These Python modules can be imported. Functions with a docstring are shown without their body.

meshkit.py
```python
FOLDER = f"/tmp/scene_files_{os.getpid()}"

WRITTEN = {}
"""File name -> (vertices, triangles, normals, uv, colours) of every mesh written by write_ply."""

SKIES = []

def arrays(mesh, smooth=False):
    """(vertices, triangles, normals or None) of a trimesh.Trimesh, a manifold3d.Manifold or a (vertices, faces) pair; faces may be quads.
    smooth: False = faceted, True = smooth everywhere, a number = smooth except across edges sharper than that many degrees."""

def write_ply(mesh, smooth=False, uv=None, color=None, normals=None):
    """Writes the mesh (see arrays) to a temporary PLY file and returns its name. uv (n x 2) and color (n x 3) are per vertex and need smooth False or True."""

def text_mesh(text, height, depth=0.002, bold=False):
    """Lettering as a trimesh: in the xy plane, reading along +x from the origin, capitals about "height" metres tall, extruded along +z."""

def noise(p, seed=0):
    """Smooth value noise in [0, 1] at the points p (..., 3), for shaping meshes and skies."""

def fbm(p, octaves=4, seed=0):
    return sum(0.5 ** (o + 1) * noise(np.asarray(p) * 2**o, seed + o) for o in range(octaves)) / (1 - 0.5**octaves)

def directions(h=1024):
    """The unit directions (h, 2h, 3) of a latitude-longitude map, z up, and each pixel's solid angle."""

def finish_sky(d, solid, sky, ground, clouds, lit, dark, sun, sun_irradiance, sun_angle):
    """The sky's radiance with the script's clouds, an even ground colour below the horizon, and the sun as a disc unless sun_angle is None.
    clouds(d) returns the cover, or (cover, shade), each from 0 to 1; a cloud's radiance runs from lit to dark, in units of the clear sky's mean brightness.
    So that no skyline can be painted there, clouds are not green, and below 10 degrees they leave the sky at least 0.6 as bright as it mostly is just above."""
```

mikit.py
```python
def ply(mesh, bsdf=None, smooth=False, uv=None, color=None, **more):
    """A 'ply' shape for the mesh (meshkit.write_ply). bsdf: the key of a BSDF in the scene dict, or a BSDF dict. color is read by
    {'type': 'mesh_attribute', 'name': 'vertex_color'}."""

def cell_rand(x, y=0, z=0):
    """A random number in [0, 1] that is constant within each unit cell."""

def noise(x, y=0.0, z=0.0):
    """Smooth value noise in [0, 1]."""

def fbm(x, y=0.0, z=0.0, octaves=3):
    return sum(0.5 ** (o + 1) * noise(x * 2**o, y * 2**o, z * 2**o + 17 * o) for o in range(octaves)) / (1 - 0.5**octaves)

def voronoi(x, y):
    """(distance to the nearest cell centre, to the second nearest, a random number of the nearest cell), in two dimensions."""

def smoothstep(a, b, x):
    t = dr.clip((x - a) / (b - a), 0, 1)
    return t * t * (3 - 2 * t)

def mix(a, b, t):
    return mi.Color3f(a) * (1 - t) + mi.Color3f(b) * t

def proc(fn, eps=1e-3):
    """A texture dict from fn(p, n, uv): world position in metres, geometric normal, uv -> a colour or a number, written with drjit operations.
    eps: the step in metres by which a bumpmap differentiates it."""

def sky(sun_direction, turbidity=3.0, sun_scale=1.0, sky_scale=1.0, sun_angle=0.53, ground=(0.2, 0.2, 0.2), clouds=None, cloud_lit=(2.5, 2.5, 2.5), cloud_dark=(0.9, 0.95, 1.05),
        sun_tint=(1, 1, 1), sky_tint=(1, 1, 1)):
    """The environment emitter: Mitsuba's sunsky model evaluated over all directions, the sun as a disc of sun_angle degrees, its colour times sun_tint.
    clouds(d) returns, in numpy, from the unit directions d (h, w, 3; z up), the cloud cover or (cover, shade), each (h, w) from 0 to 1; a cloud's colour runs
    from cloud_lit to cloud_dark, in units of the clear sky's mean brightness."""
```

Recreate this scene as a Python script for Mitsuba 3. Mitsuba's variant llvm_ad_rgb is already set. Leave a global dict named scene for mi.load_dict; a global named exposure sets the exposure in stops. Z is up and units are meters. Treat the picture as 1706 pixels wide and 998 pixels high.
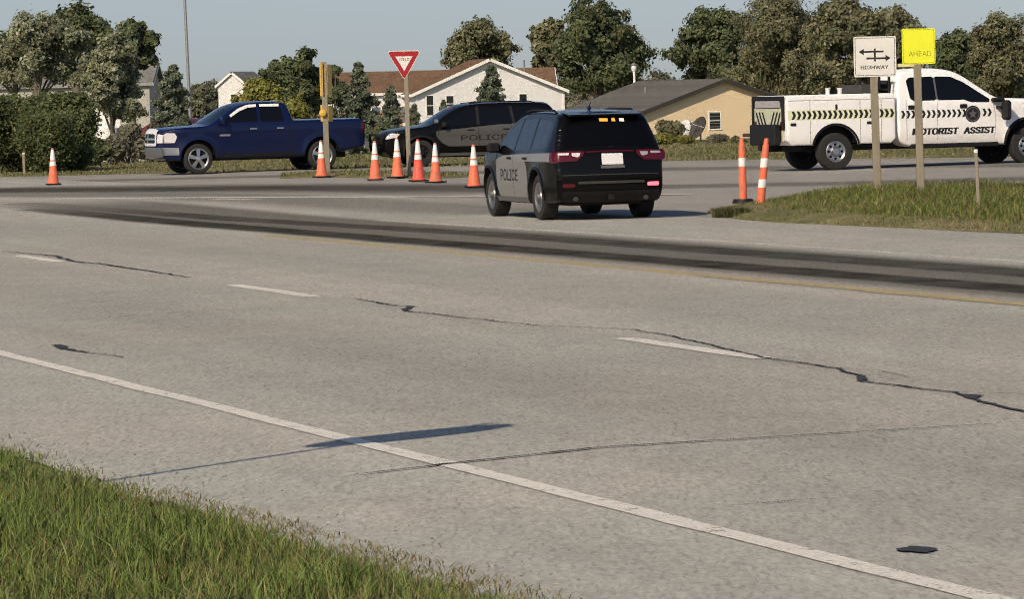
import math, random
import numpy as np, trimesh, shapely, manifold3d
from shapely.geometry import Polygon, Point, LineString, box as sbox
from shapely import affinity
from scipy.spatial import Delaunay
import drjit as dr
import mitsuba as mi
import mikit, meshkit
from mikit import noise, fbm, smoothstep, mix, cell_rand

random.seed(7)
RNG = np.random.default_rng(7)
T4 = mi.ScalarTransform4f
scene, labels = {'type': 'scene'}, {}

# ------------------------------------------------------------------ camera, sky, exposure
CAM_H, PITCH, ROLL = 2.05, math.atan(342 / 7500), math.atan(0.025)
_f = np.array([0, math.cos(PITCH), -math.sin(PITCH)])
_u = np.array([0, math.sin(PITCH), math.cos(PITCH)])
_up = _u * math.cos(ROLL) + np.array([1, 0, 0]) * math.sin(ROLL)
_o = np.array([0, 0, CAM_H])
scene['camera'] = {'type': 'perspective', 'fov_axis': 'x', 'fov': math.degrees(2 * math.atan(853 / 7500)),
                   'near_clip': 0.5, 'far_clip': 6000.0,
                   'to_world': T4().look_at(origin=_o.tolist(), target=(_o + _f * 10).tolist(), up=_up.tolist())}
SUN_EL = math.radians(36)
SUN_H = np.array([-0.50, -0.866])
SUN = [SUN_H[0] * math.cos(SUN_EL), SUN_H[1] * math.cos(SUN_EL), math.sin(SUN_EL)]
scene['sky'] = mikit.sky(SUN, turbidity=3.5, sky_scale=0.88, sun_scale=1.0, sun_tint=(0.975, 1.0, 1.065), sky_tint=(1.06, 0.985, 1.01))
exposure = 1.6

# ------------------------------------------------------------------ terrain height and road axes
def zg(X, Y):
    X, Y = np.asarray(X, float), np.asarray(Y, float)
    t = np.clip((Y - 76) / 22., 0, 1); s = t * t * (3 - 2 * t)
    z = s * (0.15 + 0.008 * np.clip(X, -14, 14))
    t = np.clip((Y - 138) / 120., 0, 1); s2 = t * t * (3 - 2 * t)
    return z * (1 - s2) - 1.25 * s2

PHI = math.radians(17.35)
RD = np.array([-math.sin(PHI), math.cos(PHI)])      # along the highway
RN = np.array([math.cos(PHI), math.sin(PHI)])       # across it, away from the camera
def road(a, l):
    return RD * a + RN * l

# ------------------------------------------------------------------ bookkeeping
def numbered(key):
    if key not in scene and key not in labels and not any(k.startswith(key + '__') for k in scene):
        return key
    i = 1
    while True:
        k = f'{key}_{i:03d}'
        if k not in scene and k not in labels and not any(q.startswith(k + '__') for q in scene):
            return k
        i += 1

def thing(name, label, category, group=None):
    k = numbered(name)
    labels[k] = {'label': label, 'category': category}
    if group: labels[k]['group'] = group
    return k

def put(key, mesh, mat, smooth=35, M=None, color=None):
    """one entry of the scene"""
    key = numbered(key)
    if color is not None and smooth not in (True, False): smooth = False
    if isinstance(mesh, dict):
        d = dict(mesh)
    else:
        d = mikit.ply(mesh, mat, smooth, color=color)
    if M is not None: d['to_world'] = T4(np.asarray(M, float).tolist())
    scene[key] = d
    return key

def struct(name, mesh, mat, smooth=35, **k):
    key = put(name, mesh, mat, smooth, **k)
    labels[key] = {'kind': 'structure'}
    return key

def place(x, y, heading=0.0, z=None, dz=0.0):
    """matrix: local +x turned to heading (radians from world +x)"""
    c, s = math.cos(heading), math.sin(heading)
    z = float(zg(x, y)) if z is None else z
    return np.array([[c, -s, 0, x], [s, c, 0, y], [0, 0, 1, z + dz], [0, 0, 0, 1.]])

# ------------------------------------------------------------------ materials
def bs(name, d, two=True):
    scene[name] = {'type': 'twosided', 'bsdf': d} if two else d
    return name
def rgb(*c): return {'type': 'rgb', 'value': list(map(float, c))}
def dif(name, *c): return bs(name, {'type': 'diffuse', 'reflectance': rgb(*c)})
def prin(name, c, rough=0.5, metal=0.0, coat=0.0, spec=0.5):
    return bs(name, {'type': 'principled', 'base_color': rgb(*c) if not isinstance(c, dict) else c, 'roughness': rough, 'metallic': metal, 'clearcoat': coat, 'clearcoat_gloss': 0.95, 'specular': spec})

dif('m_vcol_base', .1, .1, .1)
bs('m_leaf', {'type': 'diffuse', 'reflectance': {'type': 'mesh_attribute', 'name': 'vertex_color'}})
bs('m_tree_leaf', {'type': 'principledthin', 'base_color': {'type': 'mesh_attribute', 'name': 'vertex_color'}, 'roughness': .65, 'diff_trans': .75, 'eta': 1.3}, two=False)
prin('m_black_paint', (.0028, .0028, .003), .18, 0, .10, .20)
prin('m_navy_paint', (.0022, .0066, .042), .18, 0, .35, .3)
def dusty(base, dust, z0, z1):
    def fn(p, n, uv):
        k = (1 - smoothstep(z0, z1, p.z + .25 * (fbm(p.x * 3, p.y * 3, p.z * 2, 3) - .5))) * (.35 + .5 * fbm(p.x * 9, p.y * 9, p.z * 9, 2))
        return mix(base, dust, k * .7)
    return mikit.proc(fn)
prin('m_white_paint', dusty((.84, .84, .83), (.42, .39, .34), .65, 1.15), .25, 0, .6)
prin('m_silver_paint', (.235, .23, .22), .38, .35, .2)
prin('m_band_grey', (.088, .084, .08), .4, .3, .2)
prin('m_maroon_paint', (.10, .008, .008), .25, 0, .8)
prin('m_glass_dark', (.003, .0035, .004), .04, 0, 0, .40)
prin('m_glass_black', (.0025, .0025, .003), .05, 0, 0, .20)
prin('m_glass_house', (.02, .023, .025), .06, 0, 0, .5)
prin('m_rubber', (.018, .018, .018), .85)
prin('m_black_plastic', (.009, .009, .010), .6, 0, 0, .3)
prin('m_grey_plastic', (.10, .10, .10), .6)
prin('m_chrome', (.85, .85, .86), .34, 1.0)
prin('m_bright_trim', (.80, .80, .80), .4, .4)
prin('m_alloy', (.55, .55, .55), .32, 1.0)
prin('m_steel', (.32, .32, .31), .45, .9)
prin('m_red_lens', (.075, .0012, .006), .12, 0, .4)
prin('m_clear_lens', (.62, .62, .64), .1, 0, .8)
prin('m_smoke_lens', (.34, .33, .35), .1, 0, .4)
prin('m_amber_lens', (.75, .30, .03), .2, 0, .5)
prin('m_plate_white', (.72, .72, .74), .35)
def scuffed(base):
    def fn(p, n, uv):
        d = smoothstep(.52, .75, fbm(p.x * 11, p.y * 11, p.z * 7, 3))
        low = 1 - smoothstep(.15, .45, p.z)
        return mix(base, (.30, .16, .11), dr.clip(d * .45 + low * .22 * fbm(p.x * 20, p.y * 20, p.z * 20, 2), 0, 1))
    return mikit.proc(fn)
prin('m_orange', scuffed((.80, .175, .085)), .5)
prin('m_orange_red', scuffed((.82, .11, .07)), .5)
prin('m_refl_white', (.80, .80, .78), .45)
prin('m_sign_white', (.70, .70, .67), .4)
prin('m_sign_black', (.012, .012, .012), .5)
prin('m_sign_red', (.33, .012, .018), .4)
prin('m_sign_lime', (.78, .82, .03), .45)
prin('m_sign_yellow', (.66, .40, .05), .5)
prin('m_sign_pale', (.66, .63, .33), .5)
prin('m_lime_text', (.22, .23, .03), .5)
prin('m_galv', (.38, .38, .37), .45, .7)
prin('m_trim_white', (.78, .78, .75), .5)
prin('m_pale_band', (.72, .74, .52), .35)
prin('m_hatch_band', (.46, .47, .34), .45)
prin('m_bumper_metal', (.42, .43, .46), .38, 1.0)
prin('m_rust', (.045, .034, .03), .8)
prin('m_dark_trim', (.035, .033, .03), .7)
prin('m_tarp', (.62, .63, .63), .6)
prin('m_dish', (.05, .045, .042), .7)

def speckle(scale, p):
    return noise(p.x * scale, p.y * scale, 3.0)

def seg_dist(p, a, b):
    ax, ay = a; bx_, by = b
    dx, dy = bx_ - ax, by - ay
    t = dr.clip(((p.x - ax) * dx + (p.y - ay) * dy) / (dx * dx + dy * dy), 0, 1)
    return dr.sqrt(dr.square(p.x - ax - t * dx) + dr.square(p.y - ay - t * dy))
def path_dist(p, pts):
    d = mi.Float(1e6)
    for a, b in zip(pts[:-1], pts[1:]): d = dr.minimum(d, seg_dist(p, a, b))
    return d
def R_(a, l): return tuple(road(a, l))
# polished, oil-darkened wheel paths of the turning traffic
TRACK_A = [R_(10, 19.62), R_(30, 19.62), R_(63, 19.4), R_(76, 18.7), R_(86, 18.2), R_(91, 18.0)]
TRACK_B = [R_(10, 17.85), R_(40, 18.0), R_(58, 17.75), R_(75, 17.5), R_(86, 17.4)]
TRACK_C = [(-26.0, 116.0), (-13.0, 108.5), (-8.0, 102.5), (-5.0, 99.0), (0.5, 91.0), (6.0, 89.0), (14, 88)]
TRACK_D = [(-24.0, 110.0), (-11.0, 101.0), (-7.0, 95.5), (-3.5, 87.0), (0.0, 78.0)]

def asphalt_color(p, n, uv):
    a = p.x * float(RD[0]) + p.y * float(RD[1]); l = p.x * float(RN[0]) + p.y * float(RN[1])
    big = 0.25 + 0.5 * fbm(p.x * 0.35, p.y * 0.16, 1.0, 3)
    streak = fbm(l * 1.6, a * 0.05, 4.0, 3)
    mid = fbm(p.x * 2.6, p.y * 1.5, 2.0, 3)
    fine = noise(p.x * 95, p.y * 80, 5.0)
    fine2 = noise(p.x * 45, p.y * 30, 9.0)
    warm = mi.Color3f(0.352, 0.340, 0.308); cool = mi.Color3f(0.330, 0.334, 0.304)
    pit = smoothstep(.72, .92, noise(p.x * 62 + 9, p.y * 9, 7.0)); stone = smoothstep(.74, .95, noise(p.x * 70, p.y * 10, 3.5))
    c = mix(warm, cool, smoothstep(0.35, 0.65, fbm(p.x * .5 + 7, p.y * .25, 3.0, 3)))
    grain = noise(p.x * 48, p.y * 7, 6.0); grain2 = noise(p.x * 55 + 3, p.y * 13, 2.0)
    c = c * (0.74 + 0.22 * big + 0.22 * streak + 0.16 * mid) * (0.64 + 0.22 * fine + 0.18 * fine2 + 0.16 * grain + 0.20 * grain2)
    c = c * (1 - .20 * pit + .20 * stone)
    # darker wheel paths and lane middles of the two through lanes
    lane = dr.exp(-dr.square((l - 9.6) / 1.0)) * 0.10 + dr.exp(-dr.square((l - 14.6) / 0.9)) * 0.08
    c = c * (1 - lane * (0.5 + streak))
    # the shoulder is paler
    sh = 1 - smoothstep(6.6, 7.6, l + 0.5 * (mid - .5))
    c = c * (1 + 0.14 * sh)
    w = 0.10 * (fbm(p.x * 1.2, p.y * .5, 8.0, 2) - .5)
    dk = (1 - smoothstep(0.30, 0.85, path_dist(p, TRACK_A) + w)) * 0.83
    dk = dr.maximum(dk, (1 - smoothstep(0.28, 0.75, path_dist(p, TRACK_B) + w)) * 0.89)
    dk = dk * (1 - .5 * smoothstep(78, 93, a))
    wash = (1 - smoothstep(1.2, 1.9, dr.abs(l - 18.7))) * 0.60 * (1 - smoothstep(84, 95, a))
    dk = dr.maximum(dk, wash)
    cfade = smoothstep(6.0, -7.0, p.x)
    dk = dr.maximum(dk, (1 - smoothstep(0.5, 1.6 + 3.0 * cfade, path_dist(p, TRACK_C) + 4 * w)) * (0.46 + .38 * cfade))
    dk = dr.maximum(dk, (1 - smoothstep(0.5, 2.2, path_dist(p, TRACK_D) + 4 * w)) * 0.45)
    return c * (1 - dk * (0.86 + 0.2 * mid))

def asphalt_bump(p, n, uv):
    return 0.6 * noise(p.x * 95, p.y * 80, 5.0) + 0.5 * noise(p.x * 45, p.y * 30, 9.0)
bs('m_asphalt', {'type': 'bumpmap', 'arbitrary': mikit.proc(asphalt_bump, eps=3e-3), 'scale': 0.004,
                 'bsdf': {'type': 'diffuse', 'reflectance': mikit.proc(asphalt_color)}})

def street_color(p, n, uv):
    big = fbm(p.x * 0.3, p.y * 0.12, 11.0, 3)
    mid = fbm(p.x * 1.6, p.y * .7, 12.0, 3)
    fine = noise(p.x * 40, p.y * 22, 5.0)
    c = mi.Color3f(0.30, 0.288, 0.265) * (0.66 + 0.3 * big + 0.2 * mid + 0.22 * fine)
    w = 0.10 * (fbm(p.x * 1.2, p.y * .5, 8.0, 2) - .5)
    cfade = smoothstep(6.0, -7.0, p.x)
    dk = (1 - smoothstep(0.5, 1.6 + 3.0 * cfade, path_dist(p, TRACK_C) + 4 * w)) * (0.46 + .38 * cfade)
    dk = dr.maximum(dk, (1 - smoothstep(0.6, 2.4, path_dist(p, [(-20, 121), (-6, 115.5), (3, 108), (10, 99), (25, 80)]) + 4 * w)) * 0.45)
    dk = dr.maximum(dk, (1 - smoothstep(0.5, 2.2, path_dist(p, TRACK_D) + 4 * w)) * 0.45)
    return c * (1 - dk * (0.86 + 0.2 * mid))
bs('m_street', {'type': 'diffuse', 'reflectance': mikit.proc(street_color)})

def paint_worn(base, under, amount):
    def fn(p, n, uv):
        k = smoothstep(amount - .12, amount + .12, 0.6 * fbm(p.x * 14, p.y * 9, 2.0, 3) + 0.4 * noise(p.x * 70, p.y * 60, 1.0))
        return mix(under, base, k) * (0.85 + 0.3 * noise(p.x * 90, p.y * 70, 4.0))
    return fn
bs('m_line_white', {'type': 'diffuse', 'reflectance': mikit.proc(paint_worn((.66, .64, .585), (.31, .295, .26), 0.30))})
bs('m_line_yellow', {'type': 'diffuse', 'reflectance': mikit.proc(paint_worn((.41, .34, .19), (.30, .28, .23), 0.42))})
bs('m_line_faint', {'type': 'diffuse', 'reflectance': mikit.proc(paint_worn((.50, .485, .44), (.30, .28, .25), 0.42))})
bs('m_line_pale', {'type': 'diffuse', 'reflectance': mikit.proc(paint_worn((.50, .485, .44), (.40, .385, .35), 0.30))})
bs('m_tar', {'type': 'principled', 'base_color': rgb(.022, .020, .018), 'roughness': .6})

def ground_color(p, n, uv):
    a = fbm(p.x * 0.22, p.y * 0.22, 1.0, 4); b = fbm(p.x * 1.7, p.y * 1.1, 5.0, 3); f = noise(p.x * 22, p.y * 22, 2.0)
    c = mix((.135, .140, .066), (.20, .18, .105), smoothstep(.35, .68, a * .6 + b * .4))
    return c * (0.65 + 0.4 * b + 0.3 * f)
bs('m_ground', {'type': 'diffuse', 'reflectance': mikit.proc(ground_color)})
def gravel_color(p, n, uv):
    return mi.Color3f(.30, .285, .25) * (0.6 + 0.35 * fbm(p.x * 3, p.y * 2, 1.0, 3) + 0.35 * noise(p.x * 60, p.y * 50, 2.0))
bs('m_gravel', {'type': 'diffuse', 'reflectance': mikit.proc(gravel_color)})
def wood_post(p, n, uv):
    g = fbm(p.x * 60, p.y * 60, p.z * 3.0, 3); h = fbm(p.x * 9, p.y * 9, p.z * 1.2, 2)
    return mix((.20, .175, .125), (.34, .31, .25), .5 * g + .5 * h)
bs('m_wood', {'type': 'diffuse', 'reflectance': mikit.proc(wood_post)})
def siding(base, dark):
    def fn(p, n, uv):
        row = p.z * 6.0
        e = row - dr.floor(row)
        line = 1 - smoothstep(0.0, 0.12, e)
        return mi.Color3f(base) * (0.93 + .1 * fbm(p.x * .8, p.y * .8, p.z * .8, 3)) * (1 - dark * line)
    return fn
bs('m_siding_white', {'type': 'diffuse', 'reflectance': mikit.proc(siding((.74, .75, .76), .10))})
bs('m_siding_tan', {'type': 'diffuse', 'reflectance': mikit.proc(siding((.78, .63, .42), .06))})
def metal_rib(p, n, uv):
    e = (p.x * .8 + p.y * .3) * 2.2; e = e - dr.floor(e)
    return mi.Color3f(.46, .46, .41) * (0.9 + .1 * fbm(p.x, p.y, p.z, 3)) * (1 - .2 * (1 - smoothstep(0., .15, e)))
bs('m_metal_wall', {'type': 'diffuse', 'reflectance': mikit.proc(metal_rib)})
def shingle(base):
    def fn(p, n, uv):
        r = dr.floor(p.z * 7.0)
        k = cell_rand(dr.floor((p.x + p.y * .4) * 3.0 + r * .5), r, 1.0)
        return mi.Color3f(base) * (0.8 + .25 * k + .2 * fbm(p.x * .5, p.y * .5, p.z, 3))
    return fn
bs('m_shingle_brown', {'type': 'diffuse', 'reflectance': mikit.proc(shingle((.165, .108, .072)))})
bs('m_shingle_grey', {'type': 'diffuse', 'reflectance': mikit.proc(shingle((.122, .120, .114)))})
bs('m_roof_metal', {'type': 'diffuse', 'reflectance': mikit.proc(shingle((.21, .21, .20)))})
def brick(p, n, uv):
    r = dr.floor(p.z * 9.0)
    k = cell_rand(dr.floor((p.x + p.y * .5) * 4.0 + r * .5), r, 3.0)
    return mix((.26, .12, .09), (.42, .24, .20), k)
bs('m_brick', {'type': 'diffuse', 'reflectance': mikit.proc(brick)})
def bark(p, n, uv):
    return mix((.10, .085, .065), (.22, .20, .16), fbm(p.x * 8, p.y * 8, p.z * 1.5, 3))
bs('m_bark', {'type': 'diffuse', 'reflectance': mikit.proc(bark)})

# ------------------------------------------------------------------ mesh helpers
def cat(*ms):
    ms = [m for m in (ms[0] if len(ms) == 1 and isinstance(ms[0], (list, tuple)) else ms)]
    return trimesh.util.concatenate(ms)
def tm(v, f): return trimesh.Trimesh(np.asarray(v, float), np.asarray(f, int), process=False)
def man2tm(m):
    q = m.to_mesh(); return tm(q.vert_properties[:, :3], q.tri_verts)
def rbox(c, s, r=0.01):
    """box with chamfered edges: centre, size"""
    s = np.asarray(s, float); r = min(r, s.min() * .45)
    pts = []
    for sx in (-1, 1):
        for sy in (-1, 1):
            for sz in (-1, 1):
                h = np.array([sx, sy, sz]) * (s / 2)
                for k in range(3):
                    q = h - np.array([sx, sy, sz]) * r; q[k] = h[k]; pts.append(q)
    hull = trimesh.convex.convex_hull(np.array(pts) + np.asarray(c, float))
    return hull
def cyl(p0, p1, r0, r1=None, n=16, cap=True):
    p0, p1 = np.asarray(p0, float), np.asarray(p1, float); r1 = r0 if r1 is None else r1
    z = p1 - p0; z = z / np.linalg.norm(z)
    x = np.cross(z, [0, 0, 1] if abs(z[2]) < .9 else [1, 0, 0]); x /= np.linalg.norm(x); y = np.cross(z, x)
    a = np.arange(n) * 2 * np.pi / n
    ring = np.cos(a)[:, None] * x + np.sin(a)[:, None] * y
    v = np.vstack([p0 + ring * r0, p1 + ring * r1, [p0], [p1]])
    i = np.arange(n); j = (i + 1) % n
    f = np.vstack([np.c_[i, j, j + n], np.c_[i, j + n, i + n]])
    if cap: f = np.vstack([f, np.c_[j, i, i * 0 + 2 * n], np.c_[i + n, j + n, i * 0 + 2 * n + 1]])
    return tm(v, f)
def tube(pts, radii, n=7):
    pts = np.asarray(pts, float); radii = np.broadcast_to(radii, len(pts))
    t = np.gradient(pts, axis=0); t /= np.linalg.norm(t, axis=1, keepdims=True) + 1e-12
    x = np.cross(t, np.where(np.abs(t[:, 2:]) < .9, [0, 0, 1.], [1., 0, 0])); x /= np.linalg.norm(x, axis=1, keepdims=True); y = np.cross(t, x)
    a = np.arange(n) * 2 * np.pi / n
    v = pts[:, None] + radii[:, None, None] * (np.cos(a)[None, :, None] * x[:, None] + np.sin(a)[None, :, None] * y[:, None])
    i, j = np.meshgrid(np.arange(len(pts) - 1), np.arange(n), indexing='ij'); i, j = i.ravel(), j.ravel(); k = (j + 1) % n
    f = np.vstack([np.c_[i * n + j, i * n + k, (i + 1) * n + k], np.c_[i * n + j, (i + 1) * n + k, (i + 1) * n + j]])
    return tm(v.reshape(-1, 3), f)
def lathe(prof, axis='z', n=24, c=(0, 0, 0)):
    """prof: (r, h) pairs, turned about the axis"""
    prof = np.asarray(prof, float); a = np.arange(n) * 2 * np.pi / n
    r, h = prof[:, 0], prof[:, 1]
    X = r[:, None] * np.cos(a); Y = r[:, None] * np.sin(a); Z = np.repeat(h[:, None], n, 1)
    v = np.stack([X, Y, Z], -1) if axis == 'z' else np.stack([Y, Z, X], -1)
    i, j = np.meshgrid(np.arange(len(r) - 1), np.arange(n), indexing='ij'); i, j = i.ravel(), j.ravel(); k = (j + 1) % n
    f = np.vstack([np.c_[i * n + j, i * n + k, (i + 1) * n + k], np.c_[i * n + j, (i + 1) * n + k, (i + 1) * n + j]])
    return tm(v.reshape(-1, 3) + np.asarray(c, float), f)
def sample_ring(ring, step):
    L = ring.length; n = max(3, int(math.ceil(L / step)))
    base = [np.array(ring.interpolate(L * i / n).coords[0]) for i in range(n)]
    return base + [np.array(c) for c in list(ring.coords)[:-1]]
def fill(poly, step, rings=(), interior=True):
    """triangulated planar region"""
    polys = getattr(poly, 'geoms', [poly])
    V, Fs, at = [], [], 0
    for p in polys:
        if p.area < 1e-7: continue
        pts = []
        for r in [p.exterior, *p.interiors]: pts += sample_ring(r, step)
        for d in rings:
            q = p.buffer(-d)
            for g in getattr(q, 'geoms', [q]):
                if g.area > 1e-6: pts += sample_ring(g.exterior, step)
        if interior:
            x0, y0, x1, y1 = p.bounds
            gx, gy = np.meshgrid(np.arange(x0 + step / 2, x1, step), np.arange(y0 + step / 2, y1, step))
            gx = gx + (np.arange(gx.shape[0]) % 2)[:, None] * step * .5
            gx, gy = gx.ravel(), gy.ravel()
            if len(gx):
                q = p.buffer(-step * .45)
                if q.area > 0:
                    m = shapely.contains_xy(q, gx, gy); pts += list(np.c_[gx[m], gy[m]])
        P = np.unique(np.round(np.array(pts), 5), axis=0)
        if len(P) < 3: continue
        tri = Delaunay(P).simplices
        c = P[tri].mean(1)
        e1, e2 = P[tri[:, 1]] - P[tri[:, 0]], P[tri[:, 2]] - P[tri[:, 0]]
        ar = e1[:, 0] * e2[:, 1] - e1[:, 1] * e2[:, 0]
        ok = shapely.contains_xy(p.buffer(1e-6), c[:, 0], c[:, 1]) & (np.abs(ar) > 1e-10)
        tri, ar = tri[ok], ar[ok]
        tri = np.where((ar < 0)[:, None], tri[:, [0, 2, 1]], tri)
        V.append(P); Fs.append(tri + at); at += len(P)
    return np.vstack(V), np.vstack(Fs)
def ground_sheet(poly, step, dz):
    v, f = fill(poly, step)
    return tm(np.c_[v, zg(v[:, 0], v[:, 1]) + dz], f)
def ribbon(pts, widths, dz, seg=1.0, ragged=0.0):
    """flat strip on the ground along a polyline"""
    ls = LineString(pts); n = max(2, int(ls.length / seg) + 1)
    s = np.linspace(0, ls.length, n)
    for d in np.cumsum([0] + [math.dist(a, b) for a, b in zip(pts[:-1], pts[1:])])[1:-1]: s = np.append(s, d)
    s = np.unique(s)
    P = np.array([ls.interpolate(x).coords[0] for x in s])
    t = np.gradient(P, axis=0); t /= np.linalg.norm(t, axis=1, keepdims=True); nn = np.c_[-t[:, 1], t[:, 0]]
    w = np.interp(s / ls.length, np.linspace(0, 1, len(widths)), widths) if np.ndim(widths) else np.full(len(s), widths)
    if ragged:
        w = w * (1 + ragged * RNG.uniform(-1, 1, len(s))); P = P + nn * (RNG.uniform(-1, 1, len(s)) * ragged * w)[:, None]
    A, B = P + nn * w[:, None] / 2, P - nn * w[:, None] / 2
    v = np.vstack([A, B]); m = len(P); i = np.arange(m - 1)
    f = np.vstack([np.c_[i, i + m, i + 1], np.c_[i + 1, i + m, i + m + 1]])
    return tm(np.c_[v, zg(v[:, 0], v[:, 1]) + dz], f)
def moved(m, M):
    m = m.copy(); m.apply_transform(np.asarray(M, float)); return m
def extr(poly, depth):
    return cat([trimesh.creation.extrude_polygon(g, depth, engine='earcut') for g in getattr(poly, 'geoms', [poly])])
def chaikin(P, k=1, cap=.11):
    """rounds the corners of a closed outline without eating into its long straight edges"""
    P = [np.asarray(p, float) for p in P]
    for it in range(k):
        Q = []
        n = len(P)
        for i in range(n):
            a, b = P[i], P[(i + 1) % n]
            L = np.linalg.norm(b - a) + 1e-9; t = min(.25, cap / (it + 1) / L)
            Q += [a + (b - a) * t, b + (a - b) * t]
        P = Q
    return np.array(P)
# ================================================================== the setting
def grid_mesh(xs, ys, dz):
    X, Y = np.meshgrid(xs, ys, indexing='ij')
    v = np.stack([X, Y, zg(X, Y) + dz], -1).reshape(-1, 3)
    nx, ny = len(xs), len(ys)
    i, j = np.meshgrid(np.arange(nx - 1), np.arange(ny - 1), indexing='ij'); i, j = i.ravel(), j.ravel()
    a = i * ny + j
    return tm(v, np.vstack([np.c_[a, a + ny, a + ny + 1], np.c_[a, a + ny + 1, a + 1]]))
xs = np.unique(np.concatenate([np.linspace(-2500, -60, 14), np.arange(-60, 61, 1.5), np.linspace(60, 2500, 14)]))
ys = np.unique(np.concatenate([np.linspace(-600, 0, 6), np.arange(0, 270, 1.5), np.linspace(270, 700, 30), np.linspace(700, 5000, 12)]))
struct('ground', grid_mesh(xs, ys, 0.0), 'm_ground', True)

def rpoly(pts): return Polygon([tuple(road(a, l)) for a, l in pts])
highway_poly = rpoly([(-60, 5.05), (-20, 4.6), (14, 5.28), (19.9, 5.14), (21.6, 5.18), (23.3, 5.02), (25.2, 5.06), (27.3, 4.92), (33, 4.95), (60, 5.0), (240, 5.0), (240, 24.4), (-60, 24.4)])
struct('highway', ground_sheet(highway_poly, 1.5, 0.010), 'm_asphalt', True)
far_edge = [(-150, 205), (-60, 156), (-30, 137), (-15.5, 128.5), (-7.5, 123.5), (4.4, 117.2), (10.8, 107.5), (30, 80), (70, 30), (110, -20)]
street_poly = Polygon(far_edge + [(95, -40), tuple(road(-60, 24.41)), tuple(road(240, 24.41))])
struct('cross_street', ground_sheet(street_poly, 1.6, 0.006), 'm_street', True)
fe = LineString(far_edge)
shoulder = fe.buffer(1.6, single_sided=True) if False else fe.buffer(0.9)
struct('gravel_shoulder', ground_sheet(shoulder.intersection(sbox(-70, 60, 60, 170)), 1.2, 0.0145), 'm_gravel', True)

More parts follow.
